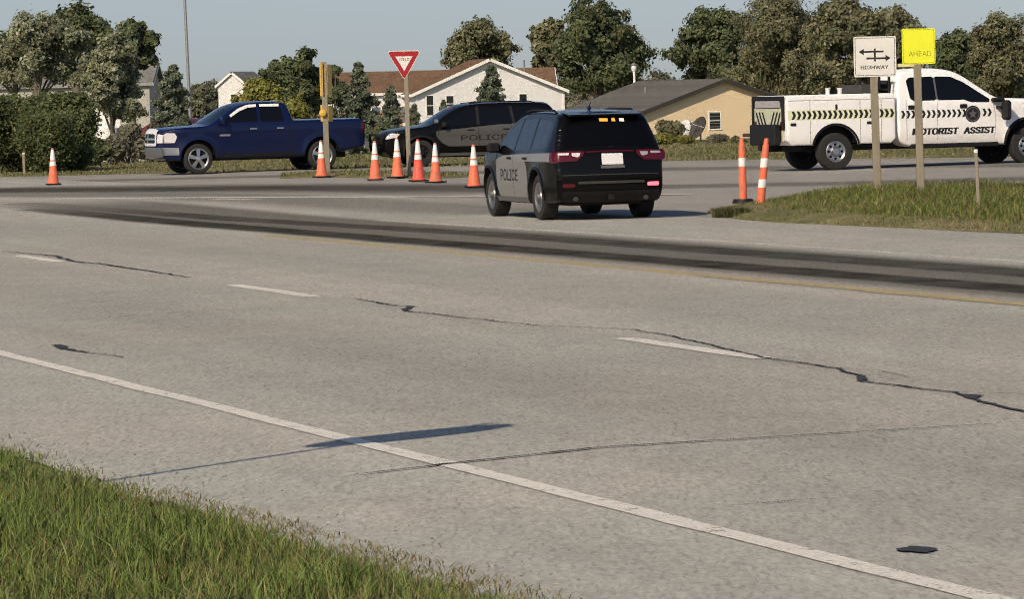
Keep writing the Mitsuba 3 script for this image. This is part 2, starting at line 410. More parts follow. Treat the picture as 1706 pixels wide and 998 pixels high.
island_poly = rpoly([(67.2, 24.75), (65.8, 24.4), (63.7, 24.25), (59.7, 24.45), (55.9, 24.7), (40, 25.2), (20, 25.6), (20, 34), (50, 33.8), (76, 33.4), (76.3, 31.2), (76.2, 30.1), (75.2, 28.6), (73.5, 27.2), (70, 25.4)]).buffer(.1)
def mound(poly, step, top, edge=0.6):
    v, f = fill(poly, step, rings=(.12, .3, .6))
    d = shapely.distance(shapely.points(v), poly.exterior)
    h = top * np.clip(d / edge, 0, 1) ** .7
    nz = meshkit.fbm(np.c_[v * .8, v[:, :1] * 0], 3) * .06
    return tm(np.c_[v, zg(v[:, 0], v[:, 1]) + .012 + h + nz * np.clip(d, 0, 1)], f)
struct('grass_island', mound(island_poly, .7, .10), 'm_ground', True)
nose_poly = Polygon([(-5.4, 111.5), (-4.2, 110.9), (-2.6, 106.8), (-1.4, 104.6), (-1.0, 105.2), (-1.9, 108.3), (-3.2, 113.5), (-4.4, 116), (-5.5, 115)]).buffer(.3)
struct('median_nose', mound(nose_poly, .6, .06), 'm_ground', True)

# painted lines: parts of the highway
put('highway__edge_line', ribbon([tuple(road(a, 7.05)) for a in (-40, 12, 20, 27, 36, 60, 110, 180)], 0.15, 0.0145, .8, .06), 'm_line_white', True)
for a0, a1 in ((31.75, 35.2), (44.95, 48.6), (57.9, 60.9), (19.0, 22.1), (6, 9), (71.2, 74.3), (84, 87)):
    put('highway__lane_dash', ribbon([tuple(road(a0, 11.9)), tuple(road(a1, 11.95))], [.18, .20, .20, .20, .18], 0.0145, .3, .05), 'm_line_white', True)
put('highway__centre_line', ribbon([tuple(road(a, 16.75)) for a in (-40, 20, 40, 60, 66)], .30, 0.0145, .8, .12), 'm_line_yellow', True)
put('highway__far_line', ribbon([tuple(road(a, l)) for a, l in ((-40, 20.75), (30, 20.75), (56, 20.7), (66, 20.45), (72, 20.2))], .17, 0.0145, .8, .18), 'm_line_faint', True)
put('cross_street__edge_line', ribbon([(-9.8, 95.5), (-6.2, 92.2), (-3.0, 89.2), (0.0, 87.0), (3.5, 85.2)], .50, 0.0145, .8, .12), 'm_line_pale', True)
put('cross_street__gore_line', ribbon([(-6.0, 91.0), (-5.1, 89.6)], .35, 0.0145, .5, .15), 'm_line_faint', True)

# tar-filled cracks
def crack(pts, widths, wob=.035):
    pts = [np.array(p, float) for p in pts]; out = [pts[0]]
    for a, b in zip(pts[:-1], pts[1:]):
        L = np.linalg.norm(b - a); n = max(1, int(L / .35))
        for i in range(1, n + 1):
            q = a + (b - a) * i / n
            if i < n: q = q + RNG.normal(0, wob * .5, 2)
            out.append(q)
    put('highway__crack', ribbon([tuple(p) for p in out], [w_ * 1.05 for w_ in widths], .0185, .12, .35), 'm_tar', True)
crack([(-7.2, 63.6), (-6.2, 61.1), (-5.8, 59.0), (-5.1, 57.1), (-3.7, 52.2)], [.02, .06, .05, .05, .02])
crack([(-1.6, 45.7), (-1.13, 43.9), (-.95, 43.75), (-1.04, 42.9), (-.4, 41.1), (.24, 39.4), (1.05, 38.4), (1.34, 37.2), (1.88, 34.0), (2.34, 32.4), (2.45, 31.5), (2.38, 31.0), (2.9, 29.6), (2.95, 29.0), (3.14, 27.7), (3.5, 25)], [.02, .035, .03, .02, .02, .025, .025, .03, .03, .035, .035, .03])
crack([(2.43, 31.5), (2.40, 31.05)], [.04, .065, .04]); crack([(2.91, 29.4), (2.95, 29.2), (2.97, 28.98)], [.03, .10, .09, .04])
crack([(2.34, 32.44), (2.62, 32.0), (2.75, 31.2)], [.012, .01, .006]); crack([(2.9, 29.57), (3.3, 29.3)], [.014, .008])
crack([(-1.0, 43.75), (-1.05, 43.05)], [.03, .045, .03])
crack([(-3.9, 38.25), (-3.6, 37.2), (-3.13, 36.1)], [.09, .06, .02, .015])
crack([(-.89, 24.24), (-.38, 24.83), (.48, 25.73), (2.9, 26.78)], [.014, .035, .040, .032, .030, .026, .022, .012], .012)
crack([(-4.5, 42.3), (-3.2, 43.65), (-2.37, 44.06)], [.008, .016, .016, .008], .02)
crack([(-.14, 46.5), (1.92, 48.3)], [.006, .014, .01], .02)
crack([(1.05, 21.9), (1.55, 22.2)], [.006, .014, .006], .012)
put('highway__tar_patch', ribbon([(1.66, 19.58), (1.74, 19.61), (1.83, 19.62)], [.05, .20, .26, .22, .06], .0185, .02, .12), 'm_tar', True)

# ================================================================== plants
def mulcolor(pal, n, var=.25, rng=RNG):
    pal = np.asarray(pal, float); c = pal[rng.integers(0, len(pal), n)]
    return np.clip(c * (1 + rng.uniform(-var, var, (n, 1))) * (1 + rng.uniform(-.08, .08, (n, 3))), 0.003, .9)
def quads(C, Nrm, size, aspect, col, rng):
    n = len(C)
    r = rng.normal(size=(n, 3)); a = np.cross(Nrm, r); a /= np.linalg.norm(a, axis=1, keepdims=True) + 1e-9; b = np.cross(Nrm, a)
    s = size[:, None]
    bend = Nrm * (s * .22)
    v = np.stack([C + a * s, C + b * s * aspect + bend, C - a * s, C - b * s * aspect + bend], 1).reshape(-1, 3)
    i = np.arange(n) * 4
    return tm(v, np.vstack([np.c_[i, i + 1, i + 2], np.c_[i, i + 2, i + 3]])), np.repeat(col, 4, 0)
PAL = dict(
    juniper=[(.048, .062, .028), (.062, .074, .032), (.040, .052, .026), (.082, .088, .040)],
    elm=[(.105, .115, .070), (.085, .095, .055), (.14, .145, .10), (.065, .075, .042), (.165, .17, .13)],
    dark=[(.050, .064, .034), (.066, .076, .038), (.088, .094, .050), (.038, .050, .030)],
    spruce=[(.070, .085, .058), (.088, .10, .07), (.052, .064, .044), (.12, .13, .10)],
    olive=[(.10, .105, .03), (.125, .125, .036), (.075, .08, .026), (.15, .135, .045)],
    brown=[(.084, .084, .048), (.104, .100, .060), (.068, .074, .042), (.135, .128, .082), (.055, .064, .036)],
    far=[(.080, .086, .060), (.092, .094, .066), (.070, .074, .050)],
    grey=[(.10, .10, .075), (.085, .085, .062), (.12, .115, .09)])
def blob_leaves(centres, radii, n_each, leaf, pal, rng, flat=1.0, outward=.75):
    C, N, S, K = [], [], [], []
    for c, r in zip(centres, radii):
        n = max(12, int(n_each * (r / np.mean(radii)) ** 2))
        d = rng.normal(size=(n, 3)); d /= np.linalg.norm(d, axis=1, keepdims=True)
        rad = r * (0.55 + .5 * rng.random(n) ** .6)[:, None]
        p = c + d * rad * np.array([1, 1, flat])
        nr = d * outward + rng.normal(size=(n, 3)) * .55; nr /= np.linalg.norm(nr, axis=1, keepdims=True)
        tone = 1 + rng.uniform(-.22, .22)
        C.append(p); N.append(nr); S.append(leaf * rng.uniform(.55, 1.3, n)); K.append(mulcolor(pal, n, .28, rng) * tone)
    return np.vstack(C), np.vstack(N), np.concatenate(S), np.vstack(K)
def limb(a, b, r0, r1, rng, sag=.12):
    a, b = np.asarray(a, float), np.asarray(b, float); L = np.linalg.norm(b - a)
    m = (a + b) / 2 + rng.normal(size=3) * L * .07 + [0, 0, sag * L]
    t = np.linspace(0, 1, 6)[:, None]
    return tube((1 - t) ** 2 * a + 2 * t * (1 - t) * m + t * t * b, np.linspace(r0, r1, 6), 6)

def clump_leaves(cs, rs, n_each, leaf, pal, rng, flat=1.0, ctr=None):
    """soft clumps: leaves thicken towards each clump's middle, tone varies from clump to clump"""
    C, N, S, K = [], [], [], []
    mr = float(np.mean(rs))
    for i, (c, r) in enumerate(zip(cs, rs)):
        n = max(8, int(n_each * (r / mr) ** 1.6))
        d = rng.normal(size=(n, 3)) * .52
        p = c + d * r * np.array([1, 1, flat])
        o = d / (np.linalg.norm(d, axis=1, keepdims=True) + 1e-6)
        if ctr is not None:
            q = c - ctr[i]; o = o * .6 + q / (np.linalg.norm(q) + 1e-6) * .7
        nr = o + rng.normal(size=(n, 3)) * .42; nr /= np.linalg.norm(nr, axis=1, keepdims=True)
        C.append(p); N.append(nr); S.append(leaf * rng.uniform(.5, 1.35, n)); K.append(mulcolor(pal, n, .25, rng) * rng.uniform(.82, 1.22))
    return np.vstack(C), np.vstack(N), np.concatenate(S), np.vstack(K)

def tree(name, label, cat_, kind, x, y, top, width, group=None, bottom=.18, n_blobs=0, n_leaf=9000, leaf=.17, seed=0, depth=1.0, trunk_mat='m_bark', airy=0.0):
    rng = np.random.default_rng(1000 + seed)
    k = thing(name, label, cat_, group)
    z0 = float(zg(x, y)) - .05; H = top - z0; R = width / 2
    base = np.array([x, y, z0]); pal = PAL[kind]; wood = []
    if kind in ('spruce', 'juniper'):
        jun = kind == 'juniper'
        tr = max(.05, H * .018)
        wood.append(tube([base, base + [0, 0, H * .5], base + [0, 0, H * .97]], [tr * 1.3, tr * .8, tr * .15]))
        nb = 95 if jun else 80
        lop = rng.uniform(-.10, .10, 2) * R
        C, N, S, K = [], [], [], []
        for i in range(nb):
            f = min(.985, ((i + rng.random()) / nb) ** (1.15 if not jun else 1.0))
            h = z0 + H * (bottom + (.97 - bottom) * f)
            a = i * 2.39996 + rng.normal() * .3
            L = R * ((1 - f) ** (.72 if not jun else .55)) * rng.uniform(.60, 1.32) + .05 * R
            el = math.radians(rng.uniform(25, 62)) if jun else math.radians(-14 + 45 * f + rng.normal() * 7)
            dv = np.array([math.cos(a) * math.cos(el), math.sin(a) * math.cos(el), math.sin(el)])
            if jun: L = L * 1.0 / max(math.cos(el), .45); L = min(L, max(.12, (z0 + H - h) / max(math.sin(el), .2)))
            p0 = np.array([x + lop[0] * f, y + lop[1] * f, h])
            n = max(10, int(n_leaf / nb * (.35 + 1.3 * L / R)))
            t = .18 + .82 * rng.random(n) ** .8
            sp = (.10 if not jun else .15) * L * (1.15 - .5 * t) + .03
            q = p0 + dv * (L * t)[:, None] + rng.normal(size=(n, 3)) * sp[:, None] * [1, 1, .75]
            q[:, 2] += (-.10 if not jun else .03) * L * t ** 2
            nr = rng.normal(size=(n, 3)) * .7 + dv * .5 + [0, 0, .35]; nr /= np.linalg.norm(nr, axis=1, keepdims=True)
            C.append(q); N.append(nr); S.append(leaf * rng.uniform(.5, 1.3, n)); K.append(mulcolor(pal, n, .25, rng) * rng.uniform(.75, 1.28))
            if i % 2 == 0: wood.append(tube([p0, p0 + dv * L * .5, p0 + dv * L * .85], [tr * .35, tr * .2, tr * .08], 5))
        C, N, S, K = np.vstack(C), np.vstack(N), np.concatenate(S), np.vstack(K)
    else:
        tr = max(.12, min(.45, H * .026))
        split = z0 + H * max(bottom * .9, .1)
        lean = rng.normal(size=2) * .03 * H
        fork = np.array([x + lean[0] * .4, y + lean[1] * .4, split])
        wood.append(tube([base, (base + fork) / 2 + [rng.normal() * .05, 0, 0], fork], [tr * 1.35, tr * 1.05, tr * .9], 9))
        lead = np.array([x + lean[0], y + lean[1], z0 + H * .82]); wood.append(limb(fork, lead, tr * .75, tr * .12, rng, 0.02))
        cz0, cz1 = z0 + H * bottom, top
        hc = (cz1 - cz0) / 2
        nl = 9 + int(rng.integers(0, 4))
        lobes = []
        for i in range(nl):
            f = (i + .5) / nl; f = f * .86 + .07
            wprof = math.sqrt(max(.12, 1 - (2 * f - .92) ** 2)) if f > .45 else .80 + .2 * f / .45
            r = min(R * rng.uniform(.36, .56), hc * .62)
            a = i * 2.39996 + rng.normal() * .5; d = max(0, (R * wprof - r * .75)) * rng.uniform(.55, 1.05)
            lobes.append((np.array([x + math.cos(a) * d, y + math.sin(a) * d * depth, min(cz1 - r * .92, cz0 + r * .6 + (cz1 - cz0 - r * 1.5) * f)]), r))
        lobes.append((np.array([x, y, (cz0 + cz1) / 2]), min(R, hc) * .55))
        cs, rs, ct = [], [], []
        for c, r in lobes:
            m = int(14 + 8 * rng.random())
            wood.append(limb(fork if rng.random() < .6 else fork * .5 + lead * .5, c, tr * .4, tr * .08, rng, .06))
            for j in range(m):
                d = rng.normal(size=3); d /= np.linalg.norm(d)
                if d[2] < -.5: d[2] *= -.4
                rr = r * rng.uniform(.20, .36); c2 = c + d * r * rng.uniform(.45, .92)
                if rng.random() < airy: continue
                cs.append(c2); rs.append(rr); ct.append(c)
                if j % 4 == 0: wood.append(tube([c, (c + c2) / 2 + rng.normal(size=3) * .05 * r, c2], [tr * .10, tr * .07, tr * .03], 4))
        C, N, S, K = clump_leaves(np.array(cs), np.array(rs), n_leaf / len(cs), leaf, pal, rng, .85, np.array(ct))
    m, col = quads(C, N, S, rng.uniform(.45, .75), np.clip(K * 2.35, 0, .8), rng)
    put(k + '__trunk', cat(wood), trunk_mat, 40)
    kk = put(k + '__crown', m, 'm_tree_leaf', False, color=col); labels[kk] = {'kind': 'stuff'}
    return k

def bush(name, label, cat_, kind, x, y, h, w, group=None, n_leaf=2500, leaf=.09, seed=0):
    rng = np.random.default_rng(5000 + seed); k = thing(name, label, cat_, group)
    z0 = float(zg(x, y)); cs, rs, wood = [], [], []
    for i in range(11):
        a = rng.random() * 6.28; d = w * .36 * math.sqrt(rng.random()); r = min(h, w) * rng.uniform(.18, .30)
        c = np.array([x + math.cos(a) * d, y + math.sin(a) * d, z0 + r * .6 + (h - 1.6 * r) * rng.random() * (1 - .5 * (2 * d / w) ** 2)]); cs.append(c); rs.append(r)
        wood.append(limb([x + rng.normal() * .05 * w, y, z0 - .03], c, .018 + .006 * h, .006, rng, .05))
    C, N, S, K = blob_leaves(np.array(cs), np.array(rs), n_leaf / 11, leaf, PAL[kind], rng, .9)
    m, col = quads(C, N, S, .5, np.clip(K * 2.35, 0, .8), rng)
    put(k + '__stem', cat(wood), 'm_bark', 40)
    kk = put(k + '__foliage', m, 'm_tree_leaf', False, color=col); labels[kk] = {'kind': 'stuff'}
    return k

def blades(P, h, w, pal, lean=.35, var=.3, tip=None, rng=RNG):
    """grass: one bent blade per root point P (n, 3)"""
    n = len(P); a = rng.random(n) * 6.283; side = np.c_[np.cos(a), np.sin(a), 0 * a] * (w / 2)[:, None]
    b = rng.random(n) * 6.283; bend = np.c_[np.cos(b), np.sin(b), 0 * b] * (h * lean * rng.random(n) * 1.6)[:, None]
    up = np.array([0, 0, 1.]) * h[:, None]
    v0, v1 = P - side, P + side
    m = P + up * .58 + bend * .32; v2, v3 = m - side * .8, m + side * .8
    t = P + up * (1 - .12 * rng.random((n, 1))) + bend
    v = np.stack([v0, v1, v2, v3, t], 1).reshape(-1, 3); i = np.arange(n) * 5
    f = np.vstack([np.c_[i, i + 1, i + 3], np.c_[i, i + 3, i + 2], np.c_[i + 2, i + 3, i + 4]])
    c = mulcolor(pal, n, var, rng); col = np.stack([c * .9, c * .9, c, c, c * 1.05 if tip is None else np.tile(tip, (n, 1)) * .5 + c * .5], 1).reshape(-1, 3)
    return tm(v, f), np.clip(col, 0, 1)
def scatter_in(poly, n, rng=RNG):
    x0, y0, x1, y1 = poly.bounds; out = []
    got = 0
    while got < n:
        q = np.c_[rng.uniform(x0, x1, n * 2), rng.uniform(y0, y1, n * 2)]
        q = q[shapely.contains_xy(poly, q[:, 0], q[:, 1])]; out.append(q); got += len(q)
    return np.vstack(out)[:n]

def patchy(q, scale, seed): return meshkit.fbm(np.c_[q * scale, q[:, :1] * 0 + seed], 3)

GREEN = [(.125, .175, .048), (.15, .21, .058), (.10, .145, .042), (.19, .22, .082), (.075, .108, .035)]
DRY = [(.20, .16, .075), (.15, .125, .055), (.26, .22, .12), (.10, .10, .04)]
MIXED = [(.10, .125, .036), (.125, .135, .045), (.08, .10, .03), (.18, .155, .07), (.065, .08, .026)]
# near verge: long grass, browner towards the pavement and the camera
verge = Polygon([tuple(road(a, l)) for a, l in ((12, 5.56), (19.9, 5.38), (21.6, 5.42), (23.3, 5.26), (25.2, 5.30), (27.3, 5.16), (31, 5.14), (31, 2.2), (12, 2.2))])
q = scatter_in(verge, 90000)
la = q @ RD; ll = q @ RN
edge = np.clip((5.12 + .04 * np.clip(25 - la, 0, 9) - ll + .25 * (patchy(q, 2.2, 8) - .5)) / .6, 0, 1)
keep = RNG.random(len(q)) < np.clip(.02 + 1.6 * edge, 0, 1) ; q, la, ll, edge = q[keep], la[keep], ll[keep], edge[keep]
nz = patchy(q, 1.6, 3)
nz2 = patchy(q, .7, 21); h = (.03 + .12 * edge) * (.35 + .8 * nz + .6 * nz2) * RNG.uniform(.5, 1.3, len(q)); w = RNG.uniform(.004, .010, len(q))
dryp = np.clip(.05 + .40 * np.clip((23.4 - la) / 2.2, 0, 1) * (1.15 - edge) + .35 * (1 - edge) * (nz < .5) + .25 * (nz < .42) + .25 * (nz2 < .45), 0, .85)
isdry = RNG.random(len(q)) < dryp
P = np.c_[q, zg(q[:, 0], q[:, 1]) + .004]
m1, c1 = blades(P[~isdry], h[~isdry], w[~isdry], GREEN, .55); m2, c2 = blades(P[isdry], h[isdry] * .85, w[isdry] * .9, DRY, .7)
qs = scatter_in(verge, 260)[:110]; es = np.clip((4.85 - qs @ RN) / .5, .12, 1)
m3, c3 = blades(np.c_[qs, zg(qs[:, 0], qs[:, 1])], RNG.uniform(.16, .30, 110) * es, np.full(110, .005), DRY, .5)
qw = scatter_in(verge, 700); qw = qw[(5.0 - qw @ RN > .1) & (patchy(qw, 1.1, 33) > .5)]
Cw = np.repeat(np.c_[qw, zg(qw[:, 0], qw[:, 1])], 9, 0); Cw = Cw + np.c_[RNG.normal(size=(len(Cw), 2)) * .035, RNG.uniform(.02, .10, len(Cw))]
Nw = RNG.normal(size=(len(Cw), 3)) * .4 + [0, -.2, 1.]; Nw /= np.linalg.norm(Nw, axis=1, keepdims=True)
mw, cw = quads(Cw, Nw, RNG.uniform(.012, .03, len(Cw)), .6, mulcolor([(.09, .14, .04), (.12, .16, .06), (.07, .10, .04)], len(Cw)), RNG)
thatch = Polygon([tuple(road(a, l)) for a, l in ((12, 4.9), (22, 4.7), (31, 4.6), (31, 5.2), (22, 5.4), (12, 5.8))]); qt = scatter_in(thatch, 13000)
qt = qt[RNG.random(len(qt)) < np.clip((24.6 - qt @ RD) / 2.4, .10, 1) * np.clip(1.25 - 2.2 * np.abs(qt @ RN - 4.95 - .035 * np.clip(25 - qt @ RD, 0, 9)) + .9 * (patchy(qt, 2.0, 4) - .5), 0, 1)]
m4, c4 = blades(np.c_[qt, zg(qt[:, 0], qt[:, 1]) + .008], RNG.uniform(.012, .045, len(qt)), RNG.uniform(.004, .008, len(qt)), DRY + MIXED[3:4] + GREEN[2:3], 1.3)
k = put('verge_grass', cat(m1, m2, m3, m4, mw), 'm_leaf', False, color=np.vstack([c1, c2, c3, c4, cw]))
labels[k] = {'label': 'long green grass with brown tips along the near road edge', 'category': 'grass', 'kind': 'stuff'}
# gravel spilt along the pavement edge
qg = scatter_in(Polygon([tuple(road(a, l)) for a, l in ((12, 4.9), (22, 4.8), (31, 4.75), (31, 5.8), (22, 5.9), (12, 6.0))]), 4200)
qg = qg[RNG.random(len(qg)) < np.exp(-np.abs(qg @ RN - 5.1 - .03 * np.clip(25 - qg @ RD, 0, 9)) / .28)]
oc = trimesh.convex.convex_hull(np.array([[1, 0, 0], [-1, 0, 0], [0, 1, 0], [0, -1, 0], [0, 0, 1], [0, 0, -1.]]))
ov, of = np.asarray(oc.vertices), np.asarray(oc.faces); n = len(qg)
gv = ov[None] * RNG.uniform(.5, 1.3, (n, len(ov), 1)) * RNG.uniform(.003, .011, (n, 1, 1)) * [1, 1, .7] + np.c_[qg, zg(qg[:, 0], qg[:, 1]) + .012][:, None]
k = put('spilt_gravel', tm(gv.reshape(-1, 3), (of[None] + np.arange(n)[:, None, None] * len(ov)).reshape(-1, 3)), 'm_leaf', False, color=np.repeat(mulcolor([(.34, .32, .28), (.24, .22, .19), (.42, .40, .36)], n), len(ov), 0))
labels[k] = {'label': 'fine gravel spilt along the edge of the near shoulder', 'category': 'gravel', 'kind': 'stuff'}
# island
view_isl = island_poly.intersection(rpoly([(40, 24), (80, 24), (80, 34), (40, 34)]))
q = scatter_in(view_isl, 80000); d = shapely.distance(shapely.points(q), island_poly.exterior); nz = patchy(q, .7, 9)
edge = np.clip(d / 1.0, 0, 1)
ctr = np.clip(((q[:, 0] - 2.6) / 4.0), .55, 1)
h = (.09 + .15 * edge) * (.4 + 1.1 * nz) * RNG.uniform(.5, 1.2, len(q)) * ctr; w = RNG.uniform(.010, .020, len(q))
isdry = RNG.random(len(q)) < np.clip(.18 + .5 * (1 - edge) + .35 * (nz < .45), 0, .8)
P = np.c_[q, zg(q[:, 0], q[:, 1]) + .012 + .08 * edge]
m1, c1 = blades(P[~isdry], h[~isdry], w[~isdry], GREEN + MIXED, .5); m2, c2 = blades(P[isdry], h[isdry], w[isdry], DRY, .55)
k = put('island_grass', cat(m1, m2), 'm_leaf', False, color=np.vstack([c1, c2]))
labels[k] = {'label': 'weedy green and tan grass on the raised traffic island at right', 'category': 'grass', 'kind': 'stuff'}
# tuft hiding the tip of the car's shadow
q = scatter_in(Point(3.52, 71.6).buffer(.30), 1100)
m1, c1 = blades(np.c_[q, zg(q[:, 0], q[:, 1]) + .01], RNG.uniform(.06, .2, len(q)), RNG.uniform(.01, .02, len(q)), [(.05, .062, .025), (.075, .085, .035), (.09, .085, .045)], .6)
k = put('grass_tuft', m1, 'm_leaf', False, color=c1)
labels[k] = {'label': 'low dark tuft of weeds at the left tip of the traffic island', 'category': 'grass', 'kind': 'stuff'}
# beyond the cross street
far_grass = Polygon([(-26, 137.5), (-15.5, 130.2), (-7.5, 125.2), (4.4, 118.8), (10.8, 109.2), (17, 101), (24, 130), (26, 215), (-32, 215)])
q = scatter_in(far_grass, 75000); nz = patchy(q, .25, 5)
h = RNG.uniform(.03, .10, len(q)) * (.3 + 1.4 * nz); w = RNG.uniform(.02, .04, len(q))
isdry = RNG.random(len(q)) < np.clip(.25 + .5 * (nz < .5), 0, .8)
P = np.c_[q, zg(q[:, 0], q[:, 1])]
m1, c1 = blades(P[~isdry], h[~isdry], w[~isdry], [(.13, .145, .062), (.15, .155, .075), (.11, .125, .05), (.17, .165, .085)], .8); m2, c2 = blades(P[isdry], h[isdry], w[isdry], [(.19, .17, .10), (.15, .15, .075), (.24, .21, .13)], .8)
qn = scatter_in(nose_poly, 1500); m3, c3 = blades(np.c_[qn, zg(qn[:, 0], qn[:, 1]) + .05], RNG.uniform(.03, .12, 1500), RNG.uniform(.015, .03, 1500), DRY + MIXED, .6)
k = put('yard_grass', cat(m1, m2, m3), 'm_leaf', False, color=np.vstack([c1, c2, c3]))
labels[k] = {'label': 'mown grass and rough patches beyond the cross street', 'category': 'grass', 'kind': 'stuff'}

# trees and shrubs, each at its own spot
tree('juniper_tree', 'dense dark juniper at the far left behind the leftmost cone', 'tree', 'juniper', -15.19, 140, 2.19, 2.43, bottom=.02,n_leaf=35360,leaf=0.060,seed=20)
tree('juniper_tree', 'dense olive juniper to the right of the leftmost cone', 'tree', 'juniper', -13.35, 138, 2.33, 1.47, bottom=.02,n_leaf=28730,leaf=0.060,seed=21)
tree('juniper_tree', 'low round juniper between the two tall junipers at left', 'tree', 'juniper', -13.90, 136, 1.66, 1.45, bottom=.02,n_leaf=19890,leaf=0.060,seed=22)
tree('juniper_tree', 'dark juniper cut by the left edge of the picture', 'tree', 'juniper', -16.47, 139, 2.26, 2.04, bottom=.02,n_leaf=17680,leaf=0.060,seed=23)
tree('willow_tree', 'tall airy grey-green tree rising above the junipers at far left', 'tree', 'elm', -18.44, 178, 6.04, 4.87, bottom=.44,n_leaf=33800,leaf=0.084,seed=3,airy=.3)
tree('willow_tree', 'airy grey-green tree just left of the blue pickup', 'tree', 'elm', -15.09, 172, 5.33, 2.87, bottom=.22,n_leaf=26000,leaf=0.084,seed=4,airy=.3)
tree('shade_tree', 'dark tree top left of the open sky patch', 'tree', 'dark', -17.91, 215, 6.36, 3.15, bottom=.60,n_leaf=15470,leaf=0.109,seed=26)
tree('shade_tree', 'dark tree above the pale metal shed at the left edge', 'tree', 'dark', -26.23, 240, 6.60, 6.40, bottom=.55,n_leaf=19890,leaf=0.121,seed=27)
tree('spruce_tree', 'grey-green spruce left of the thin light pole, ahead of the pickup hood', 'tree', 'spruce', -12.24, 165, 3.52, 2.02, bottom=.05,n_leaf=24310,leaf=0.072,seed=28)
tree('distant_tree', 'hazy olive tree right of the thin light pole', 'tree', 'far', -24.37, 360, 4.34, 4.56, bottom=.05,n_leaf=11050,leaf=0.170,seed=29)
tree('distant_tree', 'hazy olive tree between the pole and the small white gable', 'tree', 'far', -23.25, 370, 3.67, 3.45, bottom=.05,n_leaf=8840,leaf=0.170,seed=30)
tree('ash_tree', 'yellow-green tree behind the cab of the blue pickup', 'tree', 'olive', -12.87, 235, 3.66, 3.70, bottom=.08,n_leaf=19890,leaf=0.109,seed=31)
tree('shade_tree', 'big dark tree left of the edge-on yellow sign', 'tree', 'dark', -11.61, 255, 5.43, 3.74, bottom=.1,n_leaf=24310,leaf=0.121,seed=32)
tree('shade_tree', 'dark rounded tree behind the edge-on yellow sign', 'tree', 'dark', -10.14, 262, 4.57, 2.17, bottom=.15,n_leaf=13260,leaf=0.121,seed=33)
tree('shade_tree', 'dark tree with a split top above the pickup bed', 'tree', 'dark', -13.52, 262, 4.94, 2.45, bottom=.15,n_leaf=13260,leaf=0.121,seed=34)
tree('ash_tree', 'olive tree low over the pickup bed', 'tree', 'olive', -10.61, 225, 2.53, 2.40, bottom=.05,n_leaf=13260,leaf=0.097,seed=35)
tree('pine_tree', 'ragged pine between the edge-on sign and the yield sign', 'tree', 'spruce', -7.01, 215, 3.86, 2.35, bottom=.10,n_leaf=15470,leaf=0.079,seed=36)
tree('pine_tree', 'thin pine half hidden by the yield sign post', 'tree', 'spruce', -5.42, 212, 2.67, 1.75, bottom=.08,n_leaf=13260,leaf=0.072,seed=37)
tree('pine_tree', 'small pine at the left corner of the white house gable', 'tree', 'spruce', -4.84, 235, 1.71, 1.25, bottom=.05,n_leaf=6630,leaf=0.072,seed=38)
tree('pine_tree', 'small pine in front of the middle window of the white house', 'tree', 'spruce', -4.18, 292, 1.89, 1.25, bottom=.05,n_leaf=6630,leaf=0.085,seed=39)
tree('pine_tree', 'bushy pine standing against the white gable wall', 'tree', 'spruce', -1.08, 300, 4.20, 3.12, bottom=.05,n_leaf=17680,leaf=0.102,seed=40)
tree('oak_tree', 'brownish tree rising behind the peak of the white house', 'tree', 'brown', -2.92, 430, 10.08, 8.60, bottom=.3,n_leaf=19890,leaf=0.181,seed=41)
tree('oak_tree', 'sparse tree over the right wing of the white house', 'tree', 'brown', 3.94, 400, 9.25, 4.80, bottom=.4,n_leaf=5746,leaf=0.252,seed=42)
tree('shade_tree', 'large dark tree between the two houses', 'tree', 'dark', 7.53, 365, 10.70, 9.00, bottom=.12,n_leaf=30940,leaf=0.157,seed=43)
tree('shrub_tree', 'pale shrubby tree at the right corner of the white house', 'tree', 'grey', 5.25, 335, 2.15, 2.68, bottom=.05,n_leaf=8840,leaf=0.121,seed=44)
tree('distant_tree', 'low distant tree above the ridge of the tan house', 'tree', 'far', 14.41, 430, 4.27, 7.45, bottom=.05,n_leaf=11050,leaf=0.181,seed=45)
tree('shade_tree', 'dark tree behind the peak of the tan house', 'tree', 'dark', 18.34, 400, 10.48, 8.80, bottom=.12,n_leaf=26520,leaf=0.170,seed=46)
tree('oak_tree', 'broad brown-leaved tree behind the truck bed', 'tree', 'brown', 22.97, 375, 11.55, 10.75, bottom=.06,n_leaf=35360,leaf=0.170,seed=47)
tree('oak_tree', 'brown-leaved tree behind the divided road sign', 'tree', 'brown', 27.44, 365, 10.44, 7.79, bottom=.06,n_leaf=26520,leaf=0.170,seed=48)
tree('oak_tree', 'brown-leaved tree behind the lime sign', 'tree', 'brown', 33.28, 385, 9.77, 7.19, bottom=.06,n_leaf=19890,leaf=0.170,seed=49)
tree('shade_tree', 'dark tree above the roof of the white truck', 'tree', 'dark', 41.56, 420, 8.11, 7.28, bottom=.08,n_leaf=17680,leaf=0.181,seed=50)
tree('oak_tree', 'brown-leaved tree above the hood of the white truck', 'tree', 'brown', 40.73, 370, 8.76, 7.40, bottom=.06,n_leaf=22100,leaf=0.170,seed=51)
tree('oak_tree', 'brown-leaved tree cut by the right edge of the picture', 'tree', 'brown', 44.06, 360, 9.43, 6.72, bottom=.06,n_leaf=17680,leaf=0.170,seed=52)
tree('distant_tree', 'low distant tree between the large dark tree and the tan house', 'tree', 'far', 12.65, 450, 3.00, 3.60, bottom=.05,n_leaf=6630,leaf=0.181,seed=53)
tree('shade_tree', 'dark tree rising between the two airy grey-green trees at left', 'tree', 'dark', -21.50, 225, 7.44, 4.50, bottom=.55,n_leaf=11700,leaf=0.126,seed=54)
tree('distant_tree', 'distant tree above the bed rail of the white truck', 'tree', 'far', 30.32, 440, 6.39, 8.80, bottom=.05,n_leaf=10400,leaf=0.185,seed=55)
